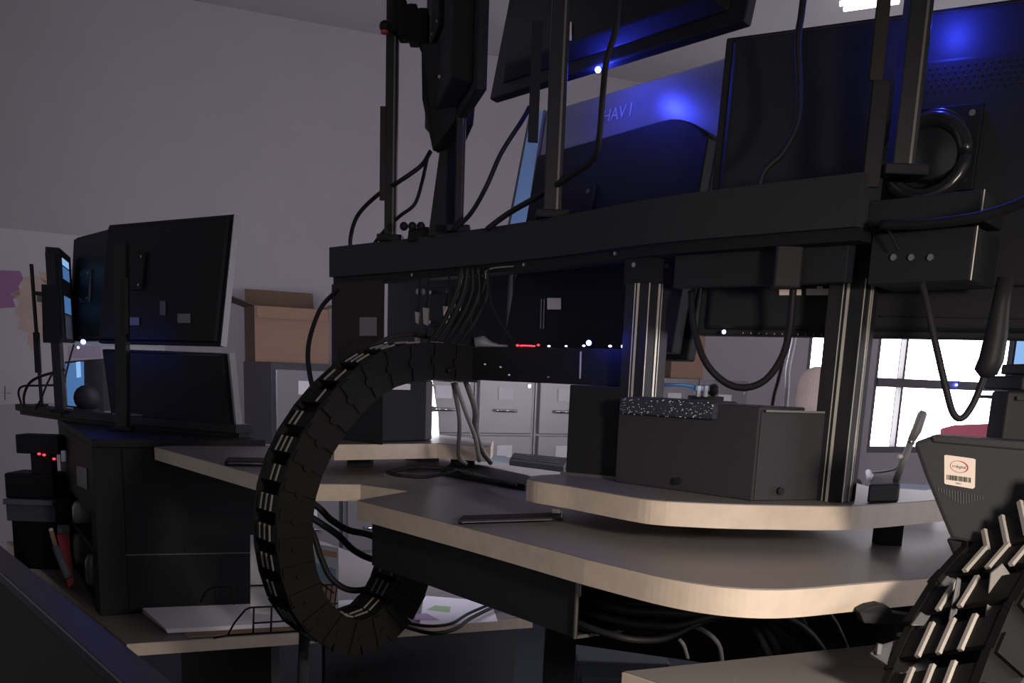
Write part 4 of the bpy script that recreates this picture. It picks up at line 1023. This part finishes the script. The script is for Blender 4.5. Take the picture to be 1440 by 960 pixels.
wr([(320, 893, 2.12), (330, 875, 2.12), (345, 857, 2.12), (352, 854, 2.12), (475, 848, 2.16)])
wr([(320, 893, 2.12), (470, 884, 2.16)]); wr([(300, 897, 2.11), (320, 893, 2.12)])
wr([(357, 854, 2.12), (356, 890, 2.12)]); wr([(382, 853, 2.13), (381, 889, 2.13)]); wr([(356, 876, 2.12), (400, 873, 2.13)])
wr([(282, 846, 2.2), (290, 831, 2.2), (298, 826, 2.2), (360, 823, 2.22), (472, 822, 2.25)]); wr([(303, 826, 2.2), (305, 850, 2.2)]); wr([(327, 825, 2.2), (329, 850, 2.2)])
for k in range(5): wr([(446 + k * 7, 822, 2.24), (440 + k * 7, 872, 2.2)], .0016)
wr([(440, 800, 2.22), (452, 820, 2.22), (470, 834, 2.22)])

# ================================================================== LEFT CONSOLE
ZB = None
# tall black cabinet with open left niches
T0 = G(141, 866, ZL); T1 = PL(374, 800, T0, V(.436, -.9, 0))
T0.z = T1.z = 0
zc0, zc1 = ZL, P(141, 617, T0.y).z
dT = T1 - T0; nT = V(-dT.y, dT.x, 0).normalized()
# depth direction receding left
lf = P(96, 840, T0.y + .75); lf.z = 0; dT2 = lf - T0
cb = thing('storage_cabinet', (T0 + dT / 2 + dT2 / 2) + V(0, 0, zc0), 'tall black desktop cabinet with open niches of glassware at its left end', 'cabinet')
def cbx(a, b, z): return T0 + dT * a + dT2 * b + V(0, 0, z)
def cbox(a0, a1, b0, b1, z0, z1, name, m_, bev=.002, par=None):
    return M().hexa([cbx(a0, b0, z0), cbx(a1, b0, z0), cbx(a1, b1, z0), cbx(a0, b1, z0), cbx(a0, b0, z1), cbx(a1, b0, z1), cbx(a1, b1, z1), cbx(a0, b1, z1)]).build(name, m_, par or cb, bevel=bev)
H_ = zc1 - zc0
cbox(.16, 1, .0, 1, zc0, zc1 - .02, 'body', 'black', .003)
cbox(0, 1, -.02, 1.02, zc1 - .02, zc1, 'top_panel', 'black', .002)
for z in (0, .33, .56):
    cbox(0, .16, 0, 1, zc0 + H_ * z, zc0 + H_ * z + .014, 'shelf', 'black', .001)
cbox(0, .16, -.004, .10, zc0 + .014, zc1 - .02, 'end_post', 'black', .001)
cbox(0, .16, .92, 1, zc0 + .014, zc1 - .02, 'end_post', 'black', .001)
cbox(0, .16, .10, .92, zc0 + H_ * .56 + .014, zc1 - .02, 'upper_box', 'black', .001)
fr_n = -V(dT.x, dT.y, 0).normalized()
def cface(px, py, d=.002): return PL(px, py, T0 - nT * d, nT)
M().extr([cface(262, 768, .0025), cface(304, 767, .0025), cface(304, 776, .0025), cface(262, 777, .0025)], -nT * .001).build('pull_recess', 'rubber', cb)
M().extr([cface(141, 780, .001), cface(360, 776, .001), cface(360, 777.5, .001), cface(141, 781.5, .001)], -nT * .001).build('seam', 'midgrey', cb)
M().extr([cface(141, 620), cface(143, 620), cface(143, 646), cface(141, 646)], -nT * .001).build('edge_trim', 'bronze', cb)
def cend(px, py, d=.002):
    n_ = V(-dT2.y, dT2.x, 0).normalized(); 
    return PL(px, py, T0 - dT.normalized() * d, n_)
nE_ = -dT.normalized()
M().extr([cend(108, 655), cend(122, 658), cend(123, 688), cend(109, 682)], nE_ * .001).build('paper_label', 'grey', cb)
# glass jars in the niches
for i, (b, z, hgt, rad, lab) in enumerate(((.62, .33, .062, .05, 'shallow clear glass bowl in the upper niche of the black cabinet'), (.78, 0, .092, .035, 'tall clear glass jar at the back of the lower niche'), (.38, 0, .085, .040, 'clear glass jar at the front of the lower niche'))):
    c = cbx(.07, b, zc0 + H_ * z + .0145)
    r = thing('glass_jar', c, lab, 'jar', 'glassware in the black cabinet')
    nseg = 14; prof = [(.6, 0), (.9, .05), (1, .3), (.98, .8), (.8, .95), (.82, 1)]
    mm = M(); vs_ = []; fs_ = []
    for (rr, hh) in prof:
        for kk_ in range(nseg):
            a = 2 * math.pi * kk_ / nseg; vs_.append(c + V(rad * rr * math.cos(a) * .6, rad * rr * math.sin(a) * 1.0, hgt * hh))
    for j in range(len(prof) - 1):
        for kk_ in range(nseg): fs_.append((j * nseg + kk_, j * nseg + (kk_ + 1) % nseg, (j + 1) * nseg + (kk_ + 1) % nseg, (j + 1) * nseg + kk_))
    fs_.append(tuple(range(nseg)))
    mm.add(vs_, fs_).build('vessel', 'glass', r, True)
    M().cyl(c + V(0, 0, hgt * .94), c + V(0, 0, hgt * 1.02), rad * .5, 14).build('lid', 'grey', r)
def cable_k(pts, *a, **k): return cable([(x, y, Y * KL) for x, y, Y in pts], *a, **k)
KL = 1.1
def PK(px, py, Y): return P(px, py, Y * KL)
# left console rail (curved) with its monitors
zr1 = PK(95, 585, 2.7).z
rp = [PK(24, 586, 3.1), PK(60, 588, 2.95), PK(110, 596, 2.8), PK(180, 604, 2.66), (PK(260, 610, 2.55)), PK(332, 616, 2.46)]
rp2 = [V(p.x, p.y, 0) for p in rp]; rs_ = spline(rp2, 5); rk = ribbon(rs_, .06)
zlo, zhi = PK(110, 603, 2.8).z, PK(110, 588, 2.8).z
zlo = zc1 + .012; zhi = zlo + .022
lrail = thing('monitor_rail', (rp2[2].x, rp2[2].y, zlo), 'dark curved monitor rail of the left console', 'rail')
M().prism([p[:2] for p in rs_] + [p[:2] for p in reversed(rk)], zlo, zhi).build('face_channel', 'black_powder', lrail, bevel=.001)
M().prism([p[:2] for p in rs_[:9]] + [p[:2] for p in reversed(ribbon(rs_, -.004)[:9])], zlo + .002, zhi - .002).build('end_cover', 'bronze', lrail)
M().prism([p[:2] for p in ribbon(rs_, .01)] + [p[:2] for p in reversed(ribbon(rs_, .05))], zlo - .012, zlo).build('lower_channel', 'black', lrail)
gl = 'monitors on the left console'
a_, b_ = PK(153, 316, 2.78), PK(325, 300, 2.50)
ml1 = monitor('monitor', 'black monitor back, upper right on the left console, with two small stickers', a_, V(b_.x, b_.y, a_.z), .54, .330, math.radians(9), bulge=.012, group=gl, inset_=(.03, .03, .03, .03))
vesa(ml1, .30, .42, .10)
mtag(ml1, 182, 446, 196, 457, 'grey'); mtag(ml1, 250, 441, 268, 454, 'grey'); mtag(ml1, 225, 423, 233, 443, 'midgrey')
M().slab(ml1['TL'] + ml1['xr'] * .5405, ml1['xr'] * .0022, ml1['dn'] * .330, -ml1['n'] * .018).build('side_trim', 'bright_trim', ml1['root'])
a_, b_ = PK(107, 334, 3.2), PK(155, 321, 2.95)
ml0 = monitor('monitor', 'black monitor back, upper left on the left console, above the blue light', a_, V(b_.x, b_.y, a_.z), .54, .33, math.radians(6), bulge=.012, group=gl, inset_=(.03, .03, .03, .03))
vesa(ml0, .35, .5, .1)
a_, b_ = PK(143, 491, 2.72), PK(318, 491, 2.47)
ml2 = monitor('monitor', 'black monitor back with silver side, lower right on the left console', a_, V(b_.x, b_.y, a_.z), .515, .226, math.radians(-6), bulge=.010, group=gl, inset_=(.03, .03, .03, .03))
M().slab(ml2['TL'] + ml2['xr'] * .5155, ml2['xr'] * .007, ml2['dn'] * .226, -ml2['n'] * .02).build('side_trim', 'bright_trim', ml2['root'])
# stand foot under the lower monitor
q = PK(185, 602, 2.66); M().box((q.x, q.y + .03, zhi + .004), (.10, .08, .008)).build('foot', 'midgrey', ml2['root'], bevel=.003)
M().box((q.x, q.y + .05, zhi + .03), (.05, .03, .06)).build('neck', 'black', ml2['root'])
# edge-on monitor with blue lit screen
e0, e1 = PK(84, 348, 2.90), PK(99, 356, 3.16)
hh_ = .27
me_ = thing('monitor', V(e0.x, e0.y, 1.3), 'monitor seen edge on at the far left, its blue screen glowing', 'monitor', gl)
ztp = PK(84, 348, 2.90).z
dE_ = V(e1.x - e0.x, e1.y - e0.y, 0)
nL = V(dE_.y, -dE_.x, 0).normalized()
M().slab(V(e0.x, e0.y, ztp - hh_), dE_, V(0, 0, hh_), -nL * .04).build('casing', 'black', me_, bevel=.003)
for (za, zb_, m_) in ((.025, .045, 'screen_blue_bright'), (.05, .085, 'screen_blue'), (.135, .185, 'screen_blue'), (.19, .26, 'screen')):
    M().slab(V(e0.x, e0.y, ztp - zb_) + dE_ * .12 + nL * .0008, dE_ * .6, V(0, 0, zb_ - za), nL * .0006).build('screen_block', m_ if m_ != 'screen' else 'panel_blue', me_)
# blue lit lower monitor
r = thing('monitor', PK(115, 590, 3.05), 'lower monitor with a glowing blue screen behind the dark speaker', 'monitor', gl)
bl = [PK(91, 508, 3.05), PK(144, 504, 3.05), PK(146, 578, 3.05), PK(94, 572, 3.05)]
M().extr(bl, V(.01, .03, 0)).build('casing', 'black', r)
M().extr([PK(92, 511, 3.048), PK(118, 508, 3.048), PK(119, 572, 3.048), PK(95, 570, 3.048)], V(0, -.001, 0)).build('screen', 'screen_blue', r)
M().extr([PK(107, 509, 3.046), PK(113, 508, 3.046), PK(114, 530, 3.046), PK(108, 531, 3.046)], V(0, -.001, 0)).build('screen_glare', 'screen_blue_bright', r)
q = PK(118, 586, 3.05); M().box((q.x, q.y + .04, 1.19), (.08, .05, .10)).build('stand', 'black', r)
r = thing('desk_speaker', PK(122, 590, 2.86), 'small dark rounded speaker in front of the blue screen', 'speaker')
M().ball(PK(122, 560, 2.86), .04, 1, .7, 1).build('housing', 'black', r, True); q = PK(122, 580, 2.86); M().box((q.x, q.y, (q.z + zhi) / 2), (.06, .04, abs(q.z - zhi) + .01)).build('foot', 'black', r)
# poles of the left console
def lpole(px0, py0, px1, py1, Y, w, label, strips=(), m_='dark_alu'):
    a, b = PK(px0, py0, Y), PK(px1, py1, Y)
    root = thing('monitor_pole', b, label, 'pole')
    M().extr([b + V(-w / 2, -w / 2, 0), b + V(w / 2, -w / 2, 0), b + V(w / 2, w / 2, 0), b + V(-w / 2, w / 2, 0)], a - b).build('tube', m_, root, bevel=.001)
    M().box(b + V(0, 0, .005), (w + .02, w + .02, .01)).build('base_clamp', 'black', root, bevel=.001)
    for (x0, y0, x1, y1, ww, mm) in strips:
        c0, c1 = PK(x0, y0, Y - .02), PK(x1, y1, Y - .02)
        M().extr([c1 + V(-ww / 2, 0, 0), c1 + V(ww / 2, 0, 0), c1 + V(ww / 2, .01, 0), c1 + V(-ww / 2, .01, 0)], c0 - c1).build('cover_strip', mm, root, bevel=.001)
    return root
lpole(44, 371, 59, 572, 3.0, .009, 'thin leaning pole at the far left, before the wall map', [(50, 467, 53, 524, .018, 'black')])
lpole(72, 355, 86, 580, 2.85, .026, 'broad black pole at the far left beside the edge-on screen', [(70, 400, 72, 482, .05, 'black')])
lpole(171, 340, 173, 604, 2.55, .030, 'black pole in front of the two right monitors of the left console', [(176, 390, 177, 470, .012, 'bronze')])
r = thing('pole_clamp', PK(62, 415, 2.95), 'small clamp joining the two far left poles', 'clamp')
M().cyl(PK(50, 412, 2.95), PK(72, 414, 2.9), .006, 8).build('bar', 'black', r); M().box(PK(58, 420, 2.95), (.018, .02, .02)).build('jaw', 'steel', r); M().ball(PK(69, 421, 2.86), .006).build('bolt', 'alu', r, True)
cable_k([(90, 520, 2.85), (60, 528, 2.9), (42, 538, 2.92), (34, 555, 2.93), (34, 572, 2.93)], .0042, 'black cable looping left of the far left poles, upper', 'rubber')
cable_k([(88, 541, 2.86), (55, 542, 2.9), (32, 543, 2.92), (26, 552, 2.93), (30, 568, 2.93)], .0034, 'black cable looping left of the far left poles, lower', 'rubber')
cable_k([(76, 520, 2.84), (66, 540, 2.84), (58, 560, 2.84), (50, 575, 2.86)], .003, 'short black cable between the two far left poles', 'rubber')
cable_k([(104, 484, 2.9), (98, 505, 2.9), (92, 530, 2.9), (88, 560, 2.88)], .003, 'black cable hanging below the blue indicator at far left', 'rubber')
# things at the far left under the rail
r = thing('network_unit', PK(60, 640, 2.75), 'dark network unit with red indicator lights under the left rail', 'network unit')
nu = PK(60, 640, 2.75)
M().box((nu.x - .02, nu.y + .05, 1.095), (.125, .08, .055)).build('housing', 'black', r, bevel=.003)
for (x, y) in ((55, 638), (62, 639.5), (76, 645)): M().ball(PK(x, y, 2.755), .0035, 1.5, 1, 1, 8, 5).build('indicator', 'led_red', r, True)
M().box(PK(90, 641, 2.73), (.014, .01, .032)).build('white_plug', 'paper', r, bevel=.002)
M().box((nu.x - .02, nu.y + .05, (1.0675 + ZL) / 2), (.06, .04, 1.0675 - ZL)).build('stand', 'black', r)
r = thing('printer', PK(40, 730, 2.75), 'dark printer with a pale grey tray at the far left', 'printer')
pr0 = PK(5, 700, 2.75); pr1 = PK(74, 700, 2.75)
zg = PK(40, 708, 2.75).z
M().box(((pr0.x + pr1.x) / 2, pr0.y + .07, zg + .05), (pr1.x - pr0.x, .12, .075)).build('housing', 'black', r, bevel=.006)
M().box(((pr0.x + pr1.x) / 2, pr0.y + .06, zg + .004), (pr1.x - pr0.x + .002, .13, .016)).build('pale_tray', 'grey', r, bevel=.001)
M().box(((pr0.x + pr1.x) / 2, pr0.y + .07, zg - .03), (pr1.x - pr0.x, .12, .05)).build('base', 'panel_blue', r, bevel=.002)
M().box(((pr0.x + pr1.x) / 2, pr0.y + .07, (zg - .055 + ZL) / 2), (pr1.x - pr0.x - .02, .10, zg - .055 - ZL)).build('stand', 'black', r)
r = thing('red_folder', PK(92, 800, 2.45), 'dark red folder standing beside the black cabinet', 'folder')
M().extr([PK(80, 752, 2.6), PK(97, 752, 2.6), PK(104, 820, 2.5), PK(96, 826, 2.5)], V(-.02, .05, 0)).build('cover', 'red', r, bevel=.001)
M().extr([PK(82, 741, 2.62), PK(98, 741, 2.62), PK(98, 755, 2.62), PK(82, 755, 2.62)], V(-.02, .04, 0)).build('page_block', 'grey', r)
r = thing('marker_pen', PK(78, 772, 2.4), 'orange brown marker pen with a dark tail by the red folder', 'pen')
M().tube([PK(72, 746, 2.4), PK(78, 768, 2.4)], .006, 10).build('barrel', 'card', r, True); M().tube([PK(78, 768, 2.4), PK(96, 812, 2.38)], .010, 10).build('tail', 'panel_blue', r, True)
M().ball(PK(72, 745, 2.4), .006).build('cap', 'cream', r, True)
# partition panel in the lower left corner
ZP = 1.0
g0, g1 = G(11, 814, ZP), G(160, 949, ZP)
e0_, e1_ = G(62, 808, ZP), G(231, 949, ZP)
pd = (g1 - g0).normalized(); pn = V(-pd.y, pd.x, 0)
wcap = abs((e1_ - g1).dot(pn)); 
if (e1_ - g1).dot(pn) < 0: pn = -pn
wcap = min(wcap, .09)
o0 = g1 + pd * 1.0; ln2 = -pd * 3.2
r = thing('partition_panel', (o0 + ln2 / 2) * 1 - V(0, 0, ZP), 'dark fabric partition with a flat cap in the lower left corner', 'partition')
M().slab(V(o0.x, o0.y, 0) + pn * .004, ln2, pn * (wcap - .008), V(0, 0, ZP - .02)).build('fabric_panel', 'partition', r)
M().slab(V(o0.x, o0.y, ZP - .02), ln2, pn * wcap, V(0, 0, .02)).build('cap_rail', 'partition_cap', r, bevel=.003)

# ================================================================== FAR RIGHT: PERSON, CHAIR
def person(px, py, Y):
    h = P(px, py, Y)                              # head centre
    x, y, z = h.x, h.y, h.z
    root = thing('person', (x, y, 0), 'seated person with pale blond hair and dark top before the window', 'person')
    # skeleton: pelvis, spine, neck, head, arms, legs (seated, facing away and slightly left)
    pts = {'pel': (0, 0, .50), 'waist': (0, .02, .64), 'chest': (0, .03, .86), 'neckb': (0, .03, .985), 'neck': (0, .035, 1.06), 'head': (0, .045, z - .02), 'crown': (0, .05, z + .075)}
    for s_, k_ in ((-1, 'l'), (1, 'r')):
        pts.update({'sh' + k_: (s_ * .17, .03, .95), 'el' + k_: (s_ * .23, .12, .70), 'wr' + k_: (s_ * .17, .36, .72), 'ha' + k_: (s_ * .15, .45, .72), 'hp' + k_: (s_ * .09, .03, .50), 'kn' + k_: (s_ * .12, .46, .52), 'an' + k_: (s_ * .12, .44, .10), 'to' + k_: (s_ * .13, .60, .04)})
    rad = {'pel': .15, 'waist': .125, 'chest': .145, 'neckb': .08, 'neck': .052, 'head': .085, 'crown': .05, 'sh': .065, 'el': .045, 'wr': .030, 'ha': .035, 'hp': .095, 'kn': .062, 'an': .042, 'to': .035}
    names = list(pts); idx = {n_: i for i, n_ in enumerate(names)}
    ed = [('pel', 'waist'), ('waist', 'chest'), ('chest', 'neckb'), ('neckb', 'neck'), ('neck', 'head'), ('head', 'crown')]
    for k_ in 'lr': ed += [('neckb', 'sh' + k_), ('sh' + k_, 'el' + k_), ('el' + k_, 'wr' + k_), ('wr' + k_, 'ha' + k_), ('pel', 'hp' + k_), ('hp' + k_, 'kn' + k_), ('kn' + k_, 'an' + k_), ('an' + k_, 'to' + k_)]
    me = bpy.data.meshes.new('body'); me.from_pydata([pts[n_] for n_ in names], [(idx[a], idx[b]) for a, b in ed], [])
    o = bpy.data.objects.new('body', me); COL.objects.link(o); o.parent = root
    o.modifiers.new('skin', 'SKIN'); sv = me.skin_vertices[0].data
    for n_ in names:
        rr = rad.get(n_, rad.get(n_[:2], .05)); sv[idx[n_]].radius = (rr, rr)
    sv[0].use_root = True
    sd = o.modifiers.new('sub', 'SUBSURF'); sd.levels = 2; sd.render_levels = 2
    me.materials.append(MATS['jersey'])
    # head skin and hair
    M().ball((x, y + .055, z - .01), .078, .92, 1.05, 1.22, 18, 12).build('face', 'skin', root, True)
    hm = M().ball((x, y + .02, z + .012), .096, .96, 1.0, 1.08, 20, 14)
    hm.build('hair', 'hair', root, True)
    M().tube([(x, y + .010, z + .075), (x, y + .006, z + .045), (x, y - .002, z + .0), (x, y - .01, z - .06), (x + .005, y - .005, z - .15), (x + .008, y - .01, z - .25)], [.05, .080, .099, .106, .095, .05], 18).build('hair_length', 'hair', root, True)
    M().ball((x, y + .142, z - .02), .014, .8, 1.1, 1.3, 8, 6).build('nose', 'skin', root, True)
    for s_ in (-1, 1):
        M().ball((x + s_ * .03, y + .128, z + .01), .011, 1, .7, .7, 8, 6).build('eye', 'ink', root, True)
        M().ball((x + s_ * .074, y + .05, z - .01), .02, .4, .7, 1.2, 8, 6).build('ear', 'skin', root, True)
    M().box((x, y + .132, z - .055), (.04, .012, .010)).build('mouth', 'pink_red', root)
    for s_ in (-1, 1):
        for f_ in range(5):
            a0 = Vector((x + s_ * .15 + (f_ - 2) * .014, y + .45, .72)); ln_f = (.05, .07, .075, .07, .055)[f_]
            M().tube([a0, a0 + V(0, ln_f * .6, .004), a0 + V(0, ln_f, -.012)], [.008, .0075, .006], 6).build('finger', 'skin', root, True)
    return root, h
pr_, hd = person(1149, 548, 5.3)
# office chair carrying the person
r = thing('office_chair', (hd.x, hd.y - .05, 0), 'dark office chair under the seated person', 'chair')
M().box((hd.x, hd.y + .12, .345), (.48, .48, .06)).build('seat', 'fabric_dark', r, bevel=.02)
M().box((hd.x, hd.y - .20, .68), (.42, .05, .46)).build('backrest', 'fabric_dark', r, bevel=.02)
M().box((hd.x, hd.y - .20, .42), (.06, .03, .16)).build('back_bar', 'black', r)
M().cyl((hd.x, hd.y + .1, .06), (hd.x, hd.y + .1, .32), .03).build('gas_column', 'black', r)
for k in range(5):
    a = 2 * math.pi * k / 5; M().tube([(hd.x, hd.y + .1, .09), (hd.x + .28 * math.cos(a), hd.y + .1 + .28 * math.sin(a), .06)], .016, 8).build('leg', 'black', r)
    M().ball((hd.x + .28 * math.cos(a), hd.y + .1 + .28 * math.sin(a), .028), .027).build('caster', 'black', r, True)
# red chair in front of the wide window
cY = 3.1
t0, t1 = P(1325, 603, cY), P(1394, 596, cY)
r = thing('red_chair', ((t0.x + t1.x) / 2, cY + .2, 0), 'red backed chair before the wide bright window', 'chair')
zb_ = P(1360, 640, cY).z
M().extr([t0, P(1345, 598, cY), t1, P(1394, 640, cY), P(1325, 640, cY)], V(.01, .04, 0)).build('backrest', 'pink_red', r, bevel=.004)
xm = (t0.x + t1.x) / 2
for s_ in (-1, 1): M().tube([(xm + s_ * .06, cY + .03, zb_ + .02), (xm + s_ * .06, cY + .03, .45)], .012, 8).build('back_post', 'black', r)
M().box((xm, cY + .25, .45), (.42, .42, .06)).build('seat', 'pink_red', r, bevel=.02)
for sx_ in (-1, 1):
    for sy_ in (-1, 1): M().cyl((xm + sx_ * .18, cY + .25 + sy_ * .18, 0), (xm + sx_ * .18, cY + .25 + sy_ * .18, .42), .013, 8).build('leg', 'black', r)
# dark round headrest beside the person
# ================================================================== INDICATOR LIGHTS
BL = (.04, .06, 1.0)
led(P(841, 98, 1.755), 'led_blue', .0048, 'bright blue indicator under the upper centre monitor', .0, BL)
lq = PL(912, 152, T3 + nn3 * .03, nn3)
led(lq + nn3 * .0, 'led_blue', .0002, 'glow', .0) if False else None
def glow(pos, e, rad=.004):
    l = bpy.data.lights.new('led_glow', 'POINT'); l.energy = e; l.color = BL; l.shadow_soft_size = rad
    lo = bpy.data.objects.new('led_glow', l); COL.objects.link(lo); lo.location = pos
glow(P(841, 99, 1.765) + V(0, 0, -.004), 1.0)
led(mpt(m4, 1336, -16, .004), 'led_blue', .004, 'blue indicator above the large monitor, shining on its back', 0)
glow(mpt(m4, 1337, 32, .030), .7)
led(P(828, 482, 1.575), 'led_blue', .0040, 'bright blue indicator on the lower rail beside the slotted post', 0)
glow(P(828, 480, 1.555), .10)
led(P(117, 480.5, 2.86), 'led_blue', .0065, 'blue indicator below the upper left monitors of the left console', 0)
glow(P(117, 484, 2.84), .25)
led(P(110, 488.5, 2.86), 'led_white', .0035, 'small white indicator beside the blue one on the left console', 0)
led(WALL(1345, 541) + WN * .0, 'led_blue', .010, 'tiny blue indicator before the wide window bar', 0)
